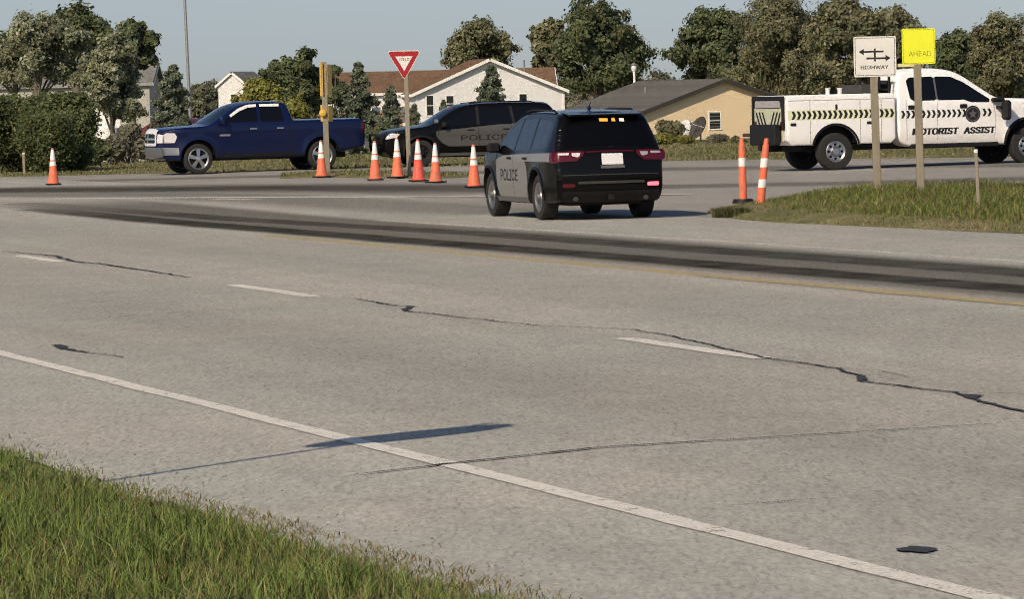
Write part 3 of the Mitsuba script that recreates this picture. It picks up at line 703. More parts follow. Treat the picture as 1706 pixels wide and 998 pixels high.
tree('distant_tree', 'distant tree above the windshield of the white truck', 'tree', 'far', 46.87, 450, 5.50, 7.20, bottom=.05,n_leaf=9100,leaf=0.185,seed=56)
tree('distant_tree', 'distant tree left of the broad brown-leaved tree', 'tree', 'far', 23.23, 450, 7.28, 7.20, bottom=.05,n_leaf=9100,leaf=0.185,seed=57)
tree('distant_tree', 'distant tree between the big dark tree and the white gable peak', 'tree', 'far', 2.55, 460, 4.75, 7.36, bottom=.05,n_leaf=6500,leaf=0.185,seed=58)
tree('distant_tree', 'distant tree behind the yellow-green tree', 'tree', 'far', -22.20, 380, 3.98, 4.56, bottom=.05,n_leaf=6500,leaf=0.168,seed=59)
tree('tree_line_tree', 'first tree from the left in the hazy far tree line behind the houses', 'tree', 'far', 1.77, 500, 4.61, 9.00, bottom=.04,n_leaf=5850,leaf=0.202,seed=60, group='trees of the far tree line')
tree('tree_line_tree', 'second tree from the left in the hazy far tree line behind the houses', 'tree', 'far', 8.76, 500, 4.83, 9.00, bottom=.04,n_leaf=5850,leaf=0.202,seed=61, group='trees of the far tree line')
tree('tree_line_tree', 'third tree from the left in the hazy far tree line behind the houses', 'tree', 'far', 15.74, 500, 3.99, 9.00, bottom=.04,n_leaf=5850,leaf=0.202,seed=62, group='trees of the far tree line')
tree('tree_line_tree', 'fourth tree from the left in the hazy far tree line behind the houses', 'tree', 'far', 22.42, 500, 5.02, 9.00, bottom=.04,n_leaf=5850,leaf=0.202,seed=63, group='trees of the far tree line')
tree('tree_line_tree', 'fifth tree from the left in the hazy far tree line behind the houses', 'tree', 'far', 29.09, 500, 5.26, 9.00, bottom=.04,n_leaf=5850,leaf=0.202,seed=64, group='trees of the far tree line')
tree('tree_line_tree', 'sixth tree from the left in the hazy far tree line behind the houses', 'tree', 'far', 36.07, 500, 4.95, 9.00, bottom=.04,n_leaf=5850,leaf=0.202,seed=65, group='trees of the far tree line')
tree('tree_line_tree', 'seventh tree from the left in the hazy far tree line behind the houses', 'tree', 'far', 42.40, 500, 5.06, 9.00, bottom=.04,n_leaf=5850,leaf=0.202,seed=66, group='trees of the far tree line')
tree('tree_line_tree', 'eighth tree from the left in the hazy far tree line behind the houses', 'tree', 'far', 49.06, 500, 5.16, 9.00, bottom=.04,n_leaf=5850,leaf=0.202,seed=67, group='trees of the far tree line')
tree('tree_line_tree', 'ninth tree from the left in the hazy far tree line behind the houses', 'tree', 'far', 56.39, 500, 5.11, 9.00, bottom=.04,n_leaf=5850,leaf=0.202,seed=68, group='trees of the far tree line')
bush('shrub', 'dark low shrub between the blue pickup and the far police car', 'shrub', 'dark', -4.56, 165, 1.36, 0.99, leaf=0.116, seed=0)
bush('shrub', 'grey leafless-looking shrub at the front of the blue pickup', 'shrub', 'grey', -13.33, 158, 1.61, 1.58, leaf=0.113, seed=1)
bush('shrub', 'dark shrub right of the junipers', 'shrub', 'dark', -13.61, 150, 1.04, 1.00, leaf=0.110, seed=2)
bush('shrub', 'brownish bush at the left corner of the tan house', 'shrub', 'brown', 10.16, 285, 1.87, 1.82, leaf=0.164, seed=3)
bush('shrub', 'weedy bush at the foot of the tan house beside the dish', 'shrub', 'olive', 10.88, 278, 0.48, 2.22, leaf=0.161, seed=4)
bush('shrub', 'weedy bush below the window of the tan house', 'shrub', 'grey', 12.83, 276, 0.59, 2.21, leaf=0.160, seed=5)
bush('shrub', 'brown weedy bush left of the first orange post', 'shrub', 'brown', 13.94, 274, 0.37, 1.68, leaf=0.160, seed=6)
bush('shrub', 'green shrub partly hidden by the right flank of the near police car', 'shrub', 'olive', 9.14, 270, 0.88, 1.80, leaf=0.158, seed=7)
bush('shrub', 'low yellow-green shrub seen over the pickup bed', 'shrub', 'olive', -9.14, 200, 2.20, 1.07, leaf=0.130, seed=8)
# ================================================================== buildings
def frame_M(x, y, ang, z):
    c, s = math.cos(ang), math.sin(ang)
    return np.array([[c, -s, 0, x], [s, c, 0, y], [0, 0, 1, z], [0, 0, 0, 1.]])
def slab(P, n, t):
    """quad P (4, 3) thickened by t along n"""
    P = np.asarray(P, float); Q = P + np.asarray(n, float) * t
    return trimesh.convex.convex_hull(np.vstack([P, Q]))
def gable_block(k, M, hw, D, ze, zp, over, wallm, roofm, trimm, y0=0.0, wall='wall', tr=.16, rake_t=.22):
    """gable end at local y = y0, ridge running along +y; heights above the base"""
    prof = Polygon([(-hw, -.4), (hw, -.4), (hw, ze), (0, zp), (-hw, ze)])
    m = extr(prof, D)
    m.apply_transform(np.array([[1, 0, 0, 0], [0, 0, 1, y0], [0, 1, 0, 0], [0, 0, 0, 1.]])); m.invert()
    put(f'{k}__{wall}', moved(m, M), wallm, False)
    sl = (zp - ze) / hw; nx = -sl / math.hypot(1, sl); nz = 1 / math.hypot(1, sl)
    for s in (-1, 1):
        e = hw + over * .8
        P = [(s * e, y0 - over, zp - sl * e + .01), (0, y0 - over, zp + .01), (0, y0 + D + over, zp + .01), (s * e, y0 + D + over, zp - sl * e + .01)]
        rk = put(f'{k}__roof', moved(slab(P, (-s * nx, 0, nz), tr), M), roofm, False)
        Pk = [(s * e, y0 - over - .05, zp - sl * e - .06), (s * .004, y0 - over - .05, zp - .06), (s * .004, y0 - over - .003, zp - .06), (s * e, y0 - over - .003, zp - sl * e - .06)]
        put(f'{rk}__rake_board', moved(slab(Pk, (-s * nx, 0, nz), rake_t), M), trimm, False)
        put(f'{rk}__fascia', moved(rbox((s * (e + .03), y0 + D / 2, zp - sl * e + .02), (.05, D + 2 * over + .1, .2), .01), M), trimm, False)
def window(k, M, x, z, w, h, y0, frame='m_trim_white', bars=1, blinds=False):
    f = .09
    g = cat(rbox((x, y0 - .03, z + h / 2 + f / 2), (w + 2 * f, .06, f), .01), rbox((x, y0 - .035, z - h / 2 - f / 2), (w + 2.6 * f, .09, f), .01),
            rbox((x - w / 2 - f / 2, y0 - .03, z), (f, .058, h - .004), .01), rbox((x + w / 2 + f / 2, y0 - .03, z), (f, .058, h - .004), .01))
    wk = put(f'{k}__window', moved(g, M), frame, False)
    put(wk + '__pane', moved(rbox((x, y0 - .008, z), (w - .004, .02, h - .004), .002), M), 'm_glass_house', False)
    for b in range(bars):
        put(wk + '__sash_bar', moved(rbox((x, y0 - .026, z + (b - (bars - 1) / 2) * h / (bars + 1)), (w - .01, .016, .045), .004), M), frame, False)
    if blinds:
        for i in range(5):
            put(wk + '__blind_slat', moved(rbox((x, y0 - .021, z + h * (-.42 + .21 * i) + .05), (w - .05, .006, .04), .001), M), 'm_galv', False)

# white house
k = thing('white_house', 'white sided house with brown shingle roof and a broad front gable', 'house')
M = frame_M(-1.25, 335, math.radians(9), -1.25)
gable_block(k, M, 5.55, 9.0, 3.50, 5.86, .38, 'm_siding_white', 'm_shingle_brown', 'm_trim_white')
Mw = M @ frame_M(0, 5.2, math.radians(-7), 0) @ np.array([[0, -1, 0, 5.6], [1, 0, 0, 4.2], [0, 0, 1, 0], [0, 0, 0, 1.]])
gable_block(k, Mw, 4.0, 17.6, 3.62, 5.15, .3, 'm_siding_white', 'm_shingle_brown', 'm_trim_white', wall='wing_wall')
for x, z, w, h in ((-4.52, 2.62, .48, 1.45), (-3.02, 2.72, .52, 1.15), (2.48, 2.72, .55, 1.15)):
    window(k, M, x, z, w, h, 0.0, bars=1)
put(f'{k}__corner_board', moved(rbox((-5.53, -.03, 1.7), (.16, .06, 3.5), .01), M), 'm_trim_white', False)
put(f'{k}__corner_board', moved(rbox((5.53, -.03, 1.7), (.16, .06, 3.5), .01), M), 'm_trim_white', False)
# brick front of the left wing, in wing axes (local y runs left)
Mf = M @ frame_M(-5.6, 4.6, math.radians(-7), 0)
put(f'{k}__brick_front', moved(rbox((-4.2, -.35, 1.0), (7.6, .25, 2.4), .01), Mf), 'm_brick', False)
for x in (-6.6, -3.2, -1.2):
    window(k, Mf, x, 2.85, .9, 1.0, .45, bars=1)
put(f'{k}__vent_pipe', moved(cyl((3.6, 6.0, 4.7), (3.6, 6.0, 5.9), .07), M), 'm_galv', 30)

# tan house
k = thing('tan_house', 'low tan house with grey shingle roof behind the near police car', 'house')
M = frame_M(14.42, 300, math.radians(22), -1.25)
gable_block(k, M, 5.7, 13.5, 1.92, 3.82, .42, 'm_siding_tan', 'm_shingle_grey', 'm_dark_trim', tr=.2, rake_t=.24)
window(k, M, -.68, 1.22, .78, 1.08, 0.0, bars=1, blinds=True)
put(f'{k}__corner_board', moved(rbox((2.15, -.025, 1.0), (.14, .05, 2.2), .01), M), 'm_trim_white', False)
put(f'{k}__vent_pipe', moved(cyl((-2.6, 7.0, 2.6), (-2.6, 7.0, 3.6), .06), M), 'm_galv', 30)

k = thing('metal_shed', 'long pale metal shed seen through the trees at far left', 'shed')
M = frame_M(-20.6, 264, math.radians(90), -1.25)
gable_block(k, M, 4.2, 17, 4.45, 5.55, .25, 'm_metal_wall', 'm_roof_metal', 'm_galv', rake_t=.14)
put(f'{k}__door', moved(rbox((-4.24, 3.0, 1.5), (.08, 2.6, 3.0), .01), M), 'm_trim_white', False)
window(k, M @ frame_M(-4.2, 9, math.radians(-90), 0), 0, 3.3, .8, .6, 0.0)
k = thing('white_shed', 'small white gabled shed left of the yellow-green tree', 'shed')
M = frame_M(-15.95, 262, math.radians(-14), -1.25)
gable_block(k, M, .86, 4.0, 4.25, 4.95, .12, 'm_siding_white', 'm_roof_metal', 'm_trim_white', tr=.1, rake_t=.12)
window(k, M, .1, 3.4, .34, .6, 0.0)

# ------------------------------------------------------------------ poles, dish and small yard things
k = thing('light_pole', 'thin pale pole rising into the open sky at left', 'pole')
put(f'{k}__shaft', cyl((-17.55, 250, -1.3), (-17.75, 250, 9.6), .10, .07), 'm_galv', 30)
put(f'{k}__base', cyl((-17.55, 250, -1.3), (-17.55, 250, -.9), .2, .17), 'm_galv', 30)
put(f'{k}__arm', tube([(-17.75, 250, 9.5), (-17.2, 249.8, 9.9), (-16.3, 249.6, 10.0)], .045), 'm_galv', 30)
put(f'{k}__lamp_head', rbox((-16.1, 249.6, 9.98), (.7, .25, .14), .04), 'm_grey_plastic', False)
k = thing('yard_lamp', 'short white yard lamp standing above the ridge of the tan house', 'lamp')
put(f'{k}__post', cyl((9.05, 317, -1.3), (8.98, 317, 3.45), .11, .085), 'm_trim_white', 30)
put(f'{k}__lantern', lathe([(0, 0), (.10, .02), (.17, .14), (.19, .34), (.13, .48), (0, .52)], 'z', 14, (8.98, 317, 3.42)), 'm_trim_white', 40)
put(f'{k}__cap', lathe([(.24, 0), (.2, .06), (.06, .16), (0, .2)], 'z', 14, (8.98, 317, 3.9)), 'm_galv', 40)
k = thing('satellite_dish', 'dark mesh satellite dish leaning in the yard of the tan house', 'dish')
Md = frame_M(12.15, 285, math.radians(-58), -.42) @ np.array([[1, 0, 0, 0], [0, math.cos(1.1), -math.sin(1.1), 0], [0, math.sin(1.1), math.cos(1.1), 0], [0, 0, 0, 1.]])
rr = np.linspace(0, .78, 9)
put(f'{k}__reflector', moved(cat(lathe(np.c_[rr, .32 * rr ** 2], 'z', 28), lathe(np.c_[rr[::-1], .32 * rr[::-1] ** 2 - .03], 'z', 28)), Md), 'm_dish', 40)
put(f'{k}__mast', cyl((12.2, 285.2, -1.3), (12.2, 285.2, -.5), .06), 'm_galv', 30)
for a in (0, 2.1, 4.2):
    put(f'{k}__feed_strut', moved(cyl((.7 * math.cos(a), .7 * math.sin(a), .16), (0, 0, .75), .018), Md), 'm_galv', 30)
put(f'{k}__feed_horn', moved(cyl((0, 0, .70), (0, 0, .82), .06), Md), 'm_grey_plastic', 30)
k = thing('tarp_heap', 'pale tarp draped over a heap beside the satellite dish', 'tarp')
s = trimesh.creation.icosphere(4); v = s.vertices.copy()
v = v * [.62, .5, .85] * (1 + .35 * (meshkit.fbm(v * 2.2, 4) - .5))[:, None]; v[:, 2] = np.maximum(v[:, 2], -.35)
put(f'{k}__cover', tm(v + [11.35, 287, -.75], s.faces), 'm_tarp', True)
put(f'{k}__rope', tube([(10.75, 286.9, -.75), (11.0, 286.45, -.5), (11.4, 286.42, -.45), (11.9, 286.7, -.7)], .02), 'm_black_plastic', 30)
k = thing('water_tank', 'white upright tank glimpsed between the trees left of the pickup', 'tank')
put(f'{k}__vessel', lathe([(0, 1.36), (.2, 1.33), (.32, 1.2), (.34, .6), (.52, .5), (.54, .05), (.5, 0), (0, 0)], 'z', 24, (-17.1, 192, .55)), 'm_trim_white', 35)
put(f'{k}__stand', cat(*[cyl((-17.1 + dx, 192 + dy, -.9), (-17.1 + dx * .9, 192 + dy * .9, .56), .05) for dx in (-.4, .4) for dy in (-.4, .4)]), 'm_galv', 30)
put(f'{k}__lid', cyl((-17.1, 192, 1.9), (-17.1, 192, 1.96), .15), 'm_grey_plastic', 30)

# ================================================================== signs, posts, cones
def post(key, x, y, w, d, z1, mat='m_wood', lean=0.0, z0=None):
    z0 = float(zg(x, y)) - .1 if z0 is None else z0
    b = rbox((0, 0, (z1 - z0) / 2), (w, d, z1 - z0), .008)
    M = place(x, y, 0, z0); M[0, 2] = lean
    return put(key, moved(b, M), mat, False)
def plate(poly, t=.004):
    """sign face in the x-z plane, looking towards -y, back face at y = 0"""
    m = extr(poly, t)
    m.apply_transform(np.array([[1, 0, 0, 0], [0, 0, -1, 0], [0, 1, 0, 0], [0, 0, 0, 1.]]))
    return m
def sign_text(t, h, x, z, y, bold=True, depth=.002, width=None):
    m = meshkit.text_mesh(t, h, depth, bold)
    v = m.vertices
    if width: m.apply_scale([width / np.ptp(v[:, 0]), 1, 1]); v = m.vertices
    cx = (v[:, 0].min() + v[:, 0].max()) / 2
    q = np.c_[v[:, 0] - cx + x, y - v[:, 2], v[:, 1] + z - h / 2]
    return tm(q, m.faces)
def rounded(w, h, r): return sbox(-w / 2 + r, -h / 2 + r, w / 2 - r, h / 2 - r).buffer(r, quad_segs=5)

# yield sign
k = thing('yield_sign', 'red and white yield sign on a grey wooden post behind the cones', 'sign')
x, y = -2.36, 106.6; zb = float(zg(x, y)); zc = 2.32
post(f'{k}__post', x, y, .105, .105, 3.1, lean=-.004)
tri = lambda r: Polygon([(0, -.72 * r), (.405 * r, -.02 * r), (-.405 * r, -.02 * r)])
M = place(x - .05, y - .06, 0, 3.17)
fc = put(f'{k}__face', moved(plate(tri(1.0).buffer(-.05).buffer(.05), .006), M), 'm_sign_white', False)
put(f'{fc}__border', moved(plate(affinity.translate(tri(.95).buffer(-.04).buffer(.04), 0, -.018).difference(affinity.translate(tri(.5), 0, -.145)), .003), M @ place(0, -.007, 0, 0)), 'm_sign_red', False)
put(f'{fc}__lettering', moved(sign_text('YIELD', .062, 0, -.225, -.0072, True), M), 'm_sign_red', False)
for zz in (-.06, -.5): put(f'{k}__bolt', moved(cyl((0, -.006, zz), (0, -.014, zz), .012), M), 'm_galv', 30)

# divided road sign
k = thing('divided_road_sign', 'white rectangular sign with two opposed black arrows crossing a bar', 'sign')
x, y = 6.40, 78.2
post(f'{k}__post', x, y, .13, .09, 2.86, lean=-.012)
M = place(x - .005, y - .05, 0, 2.55)
fc = put(f'{k}__face', moved(plate(rounded(.735, .70, .03), .006), M), 'm_sign_white', False)
bord = rounded(.69, .655, .025).difference(rounded(.672, .637, .02))
put(f'{fc}__border', moved(plate(bord, .002), M @ place(0, -.0065, 0, 0)), 'm_sign_black', False)
def arrow(x0, x1, z, t=.032, hd=.09):
    s = 1 if x1 > x0 else -1
    return Polygon([(x0, z - t / 2), (x1 - s * hd, z - t / 2), (x1 - s * hd, z - .055), (x1, z), (x1 - s * hd, z + .055), (x1 - s * hd, z + t / 2), (x0, z + t / 2)])
up, dn = arrow(.15, -.28, .085), arrow(-.15, .275, -.03)
put(f'{fc}__arrow', moved(plate(up, .002), M @ place(0, -.0065, 0, 0)), 'm_sign_black', False)
put(f'{fc}__arrow', moved(plate(dn, .002), M @ place(0, -.0065, 0, 0)), 'm_sign_black', False)
bar = sbox(-.016, -.085, .016, .14).difference(up.union(dn).buffer(.001))
put(f'{fc}__bar', moved(plate(bar, .002), M @ place(0, -.0065, 0, 0)), 'm_sign_black', False)
put(f'{fc}__lettering', moved(sign_text('HIGHWAY', .062, -.01, -.185, -.0068, True, width=.48), M), 'm_sign_black', False)

# lime sign
k = thing('lime_sign', 'bright lime-yellow rectangular sign on a wooden post before the truck cab', 'sign')
x, y = 6.94, 75.9
post(f'{k}__post', x, y, .125, .09, 2.95, lean=-.008)
M = place(x + .005, y - .05, 0, 2.69)
fc = put(f'{k}__face', moved(plate(rounded(.56, .60, .03), .006), M), 'm_sign_lime', False)
put(f'{fc}__border', moved(plate(rounded(.53, .57, .025).difference(rounded(.515, .555, .02)), .002), M @ place(0, -.0065, 0, 0)), 'm_lime_text', False)
put(f'{fc}__lettering', moved(sign_text('AHEAD', .085, .02, -.125, -.0068, False, width=.38), M), 'm_lime_text', False)
put(f'{k}__lower_strip', moved(rbox((-.205, .012, -.315), (.30, .012, .055), .003), M), 'm_sign_pale', False)

# post with two yellow signs seen almost edge-on
k = thing('edge_on_sign', 'wooden post carrying two yellow signs seen almost edge-on behind the blue pickup bed', 'sign')
x, y = -4.53, 112.6
post(f'{k}__post', x, y, .14, .11, 2.98, lean=-.010)
for zc, hh, ww, tilt in ((2.55, .84, .62, 81), (1.70, .42, .5, 79)):
    Ms = place(x - .10, y + .18, math.radians(-tilt), zc)
    nm = put(f'{k}__plate', moved(plate(rounded(ww, hh, .03), .006), Ms), 'm_sign_yellow', False)
    Ms2 = place(x + .10, y + .16, math.radians(tilt + 1), zc - .02)
    put(f'{k}__plate', moved(plate(rounded(ww, hh * .92, .03), .006), Ms2), 'm_sign_yellow', False)
put(f'{k}__bracket', rbox((x, y + .02, 2.62), (.24, .03, .04), .004), 'm_galv', False)
put(f'{k}__beacon', moved(cat(lathe([(0, .0), (.085, .0), (.09, .03), (.075, .06), (0, .085)], 'z', 16), cyl((0, 0, -.08), (0, 0, 0), .095, .095)), place(x - .075, y - .09, 0, 1.70) @ np.array([[1, 0, 0, 0], [0, 0, -1, 0], [0, 1, 0, 0], [0, 0, 0, 1.]])), 'm_sign_yellow', 35)

# roadside stakes
k = thing('marker_stake', 'thin pale stake at the right end of the island grass', 'stake')
post(f'{k}__stake', 7.02, 67.3, .05, .035, 1.02, 'm_wood', lean=-.03); put(f'{k}__cap', rbox((6.985, 67.3, 1.03), (.056, .04, .05), .004), 'm_trim_white', False)
k = thing('marker_stake', 'thin pale stake in front of the junipers, left of the leftmost cone', 'stake')
zz = float(zg(-14.3, 133)); post(f'{k}__stake', -14.3, 133, .075, .05, zz + .62, 'm_wood', lean=-.02); put(f'{k}__cap', rbox((-14.312, 133, zz + .63), (.08, .055, .04), .004), 'm_trim_white', False)

# sign beside the camera whose shadow lies on the shoulder; it stands just outside the frame
k = thing('warning_sign', 'round yellow sign on a slim post whose shadow crosses the near edge line', 'sign')
x, y = -2.89, 23.18
put(f'{k}__post', cyl((x, y, -.2), (x, y, 4.0), .024, .024), 'm_galv', 30)
M = place(x, y - .03, math.radians(32), 3.30)
fc = put(f'{k}__face', moved(plate(Point(0, 0).buffer(.57, quad_segs=24), .004), M), 'm_sign_yellow', False)
put(f'{k}__bracket', moved(rbox((0, .012, .1), (.3, .02, .04), .004), M), 'm_galv', False)

# cones
H = .91
def cone_meshes():
    def r(z): return .136 - (.136 - .030) * ((z - .03) / (H - .03))
    def band(z0, z1, o=0.0): return lathe([(r(z0) - .012, z0), (r(z0) + o, z0), (r(z1) + o, z1), (r(z1) - .012, z1)], 'z', 28)
    base = rbox((0, 0, .017), (.37, .37, .034), .012)
    body = lathe([(.152, .034), (.150, .06), (r(.06), .07), (r(H), H), (r(H) - .008, H + .004), (.012, H + .004), (.010, H - .05)], 'z', 28)
    return base, body, band(.475, .585, .003), band(.615, .872, .003)
cb, cbody, cl, cu = cone_meshes()
D = dict(base=mikit.ply(cb, 'm_black_plastic', False), l=mikit.ply(cl, 'm_refl_white', 40), u=mikit.ply(cu, 'm_refl_white', 40),
         o=mikit.ply(cbody, 'm_orange', 40), r=mikit.ply(cbody, 'm_orange_red', 40))
for i, (x, y, rot, sc, mt, lab) in enumerate([
        (-11.35, 112.2, .2, 1.0, 'o', 'orange cone standing alone at far left on the dark tyre band'),
        (-4.58, 110.2, .5, .99, 'o', 'orange cone at the foot of the edge-on yellow sign post'),
        (-3.08, 103.8, .1, 1.0, 'o', 'orange cone between the blue pickup tailgate and the far police car'),
        (-2.62, 106.0, .7, 1.04, 'o', 'orange cone just left of the yield sign post'),
        (-2.02, 100.6, .3, 1.03, 'r', 'reddest and brightest cone, just right of the yield sign post'),
        (-1.60, 98.4, .9, .96, 'o', 'orange cone standing second from the right in the row'),
        (-.72, 93.0, .2, .97, 'o', 'orange cone nearest the front wheel of the near police car')]):
    k = thing('traffic_cone', lab, 'traffic cone', 'orange cones across the side road')
    M = place(x, y, rot, dz=.024) @ np.diag([sc, sc, sc, 1])
    for nm, key in (('base', 'base'), ('body', mt), ('reflective_collar', 'l'), ('reflective_collar', 'u')):
        put(f'{k}__{nm}', D[key], None, M=M)

# orange tube posts
def tube_post(x, y, h, lean_x, bands, lab, rad=.072):
    k = thing('channelizer_post', lab, 'post', 'orange tube posts on the island tip')
    M = place(x, y, 0, dz=.03); M[0, 2] = lean_x
    put(f'{k}__base', cyl((0, 0, -.02), (0, 0, .05), .20, .17, 24), 'm_black_plastic', 30, M=M)
    prof = [(rad * .98, .05), (rad, .07), (rad * .86, h * .78), (rad * .74, h * .9), (rad * .55, h * .93), (rad * .55, h * .985), (rad * .45, h), (0, h)]
    put(f'{k}__tube', lathe(prof, 'z', 24), 'm_orange', 35, M=M)
    for z0, z1 in bands:
        q = lambda z: rad * (1 - .14 * (z / (h * .78)))
        put(f'{k}__reflective_band', lathe([(q(z0) - .01, z0), (q(z0) + .003, z0), (q(z1) + .003, z1), (q(z1) - .01, z1)], 'z', 24), 'm_refl_white', 35, M=M)
tube_post(4.14, 79.8, 1.13, 0.0, [(.63, .78)], 'upright orange tube post left of the leaning one')
tube_post(4.18, 75.2, 1.18, .115, [(.36, .50), (.70, .85)], 'leaning orange tube post with two white bands')
# ================================================================== vehicles
class Body:
    """a car body: side outline (x forward, z up), half-width W(x, z), rounded along the outline, bulged end faces"""
    def __init__(s, outline, W, r=.06, bulge_front=.10, bulge_rear=.05, bulge_top=.03, smooth=2, step=.09):
        P = chaikin(outline, smooth)
        s.poly = Polygon(P).buffer(0)
        if not s.poly.exterior.is_ccw: s.poly = Polygon(list(s.poly.exterior.coords)[::-1])
        s.W, s.r, s.step = W, r, step
        s.ring = shapely.LinearRing(s.poly.exterior.coords)
        L = s.ring.length; n = int(L / .05)
        q = np.array([s.ring.interpolate(L * i / n).coords[0] for i in range(n)])
        t = np.roll(q, -1, 0) - np.roll(q, 1, 0); t /= np.linalg.norm(t, axis=1, keepdims=True)
        s.q, s.nrm = q, np.c_[t[:, 1], -t[:, 0]]
        nx, nz = s.nrm[:, 0], s.nrm[:, 1]
        s.b = bulge_front * np.clip(nx, 0, 1) + bulge_rear * np.clip(-nx, 0, 1) + bulge_top * np.clip(nz, 0, 1)
        s.ye = W(q[:, 0], q[:, 1]) - r
    def y(s, x, z):
        d = shapely.distance(shapely.points(np.c_[x, z]), s.ring)
        k = 1 - np.clip(d, 0, s.r) / s.r
        return s.W(x, z) - s.r * (1 - np.sqrt(np.clip(1 - k * k, 0, 1)))
    def side(s, poly, sgn, off=.0, step=None, rings=(), inside=True):
        if inside: poly = poly.intersection(s.poly.buffer(-.004) if off else s.poly)
        v, f = fill(poly, step or s.step, rings)
        yy = s.y(v[:, 0], v[:, 1]) + off
        return tm(np.c_[v[:, 0], sgn * yy, v[:, 1]], f if sgn < 0 else f[:, ::-1])
    def strip(s, n=12):
        u = np.linspace(-1, 1, n + 1)
        m = len(s.q)
        off = s.b[:, None] * (1 - u[None] ** 2)
        X = s.q[:, 0:1] + s.nrm[:, 0:1] * off; Z = s.q[:, 1:2] + s.nrm[:, 1:2] * off; Y = s.ye[:, None] * u[None]
        v = np.stack([X, Y, Z], -1).reshape(-1, 3)
        i, j = np.meshgrid(np.arange(m), np.arange(n), indexing='ij'); i, j = i.ravel(), j.ravel(); k = (i + 1) % m
        a, b, c, d = i * (n + 1) + j, k * (n + 1) + j, k * (n + 1) + j + 1, i * (n + 1) + j + 1
        return tm(v, np.vstack([np.c_[a, d, c], np.c_[a, c, b]]))
    def shell(s, arches=(), extra_cut=None):
        p = s.poly
        for (x, z, r) in arches: p = p.difference(Point(x, z).buffer(r, quad_segs=16))
        if extra_cut is not None: p = p.difference(extra_cut)
        ms = [s.side(p, g, 0, rings=(.012, .03, s.r * .75, s.r)) for g in (1, -1)]
        st = s.strip()
        # drop the belly strip where the wheel openings are
        c = st.triangles_center
        keep = np.ones(len(c), bool)
        for (x, z, r) in arches: keep &= ((c[:, 0] - x) ** 2 + (c[:, 2] - z) ** 2) > r * r
        st = tm(st.vertices, st.faces[keep])
        m = cat(*ms, st); m.merge_vertices(digits_vertex=4)
        return m
    def wells(s, arches, depth=.34):
        out = []
        for (x, z, r) in arches:
            a = np.linspace(-.35, math.pi + .35, 26)
            xx, zz = x + r * np.cos(a), z + r * np.sin(a)
            ok = shapely.contains_xy(s.poly.buffer(.02), xx, zz); xx, zz = xx[ok], zz[ok]
            if len(xx) < 3: continue
            for g in (1, -1):
                yo = s.y(xx, zz); yi = yo - depth
                m = len(xx); i = np.arange(m - 1)
                v = np.vstack([np.c_[xx, g * yo, zz], np.c_[xx, g * yi, zz], [[x, g * float(np.mean(yi)), z]]])
                f = np.vstack([np.c_[i, i + 1, i + m], np.c_[i + 1, i + m + 1, i + m], np.c_[i + m, i + m + 1, i * 0 + 2 * m]])
                out.append(tm(v, f))
        return out
    def arch_trim(s, arches, w, off=.012):
        out = []
        for (x, z, r) in arches:
            ring = Point(x, z).buffer(r + w, quad_segs=16).difference(Point(x, z).buffer(r + .001, quad_segs=16)).intersection(s.poly.buffer(-.01))
            for g in (1, -1): out.append(s.side(ring, g, off, step=.06, inside=False))
        return out
    def _pt(s, sel, key, val):
        o = np.argsort(key[sel]); kk = key[sel][o]
        f = lambda a: np.interp(val, kk, a[sel][o])
        return f(s.q[:, 0]), f(s.q[:, 1]), f(s.nrm[:, 0]), f(s.nrm[:, 1]), f(s.b), f(s.ye)
    def end(s, poly, which, off=.008, step=.07):
        """panel given in (y, z) on the rear (-1) or front (+1) face"""
        v, f = fill(poly, step, rings=(.01,))
        sel = (s.nrm[:, 0] * which > .30)
        X, Z, nx, nz, b, ye = s._pt(sel, s.q[:, 1], v[:, 1])
        u = np.clip(np.abs(v[:, 0]) / np.maximum(ye, .05), 0, 1)
        o = b * (1 - u * u) + off
        yy = v[:, 0]
        # past the flat part the face wraps round the corner
        over = np.clip(np.abs(yy) - ye, 0, None)
        back = s.r * (1 - np.sqrt(np.clip(1 - (over / s.r) ** 2, 0, 1)))
        return tm(np.c_[X + nx * o - which * back, yy, Z + nz * o], f if which > 0 else f[:, ::-1])
    def top(s, poly, off=.008, step=.08, lo=.12):
        """panel given in (x, y) on the roof, glass or bonnet side of the outline"""
        v, f = fill(poly, step, rings=(.01,))
        sel = (s.nrm[:, 1] > lo)
        X, Z, nx, nz, b, ye = s._pt(sel, s.q[:, 0], v[:, 0])
        u = np.clip(np.abs(v[:, 1]) / np.maximum(ye, .05), 0, 1)
        o = b * (1 - u * u) + off
        return tm(np.c_[v[:, 0] + nx * o, v[:, 1], Z + nz * o], f)
    def side_text(s, t, h, x, z, sgn, off=.006, width=None, skew=0.0):
        m = meshkit.text_mesh(t, h, .002, True); v = m.vertices.copy()
        if width: v[:, 0] *= width / np.ptp(v[:, 0])
        v[:, 0] += skew * v[:, 1]
        if skew: m = cat(m, m); v = np.vstack([v - [.011, 0, 0], v + [.011, 0, .0008]])   # heavy slanted capitals
        cx = (v[:, 0].min() + v[:, 0].max()) / 2
        X = x - sgn * (v[:, 0] - cx); Z = v[:, 1] + z - h / 2
        # split into fine triangles so that the letters follow the door
        Y = sgn * (s.W(X, Z) + off + v[:, 2])
        return tm(np.c_[X, Y, Z], m.faces if sgn < 0 else m.faces[:, ::-1])
    def on_side(s, x, z, sgn, size, off=0.0, r=.012):
        """a chamfered block sitting on the side"""
        yy = float(s.W(np.array([x]), np.array([z]))[0]) + off
        return rbox((x, sgn * yy, z), size, r)

def soft(a, b, x): 
    t = np.clip((x - a) / (b - a), 0, 1); return t * t * (3 - 2 * t)

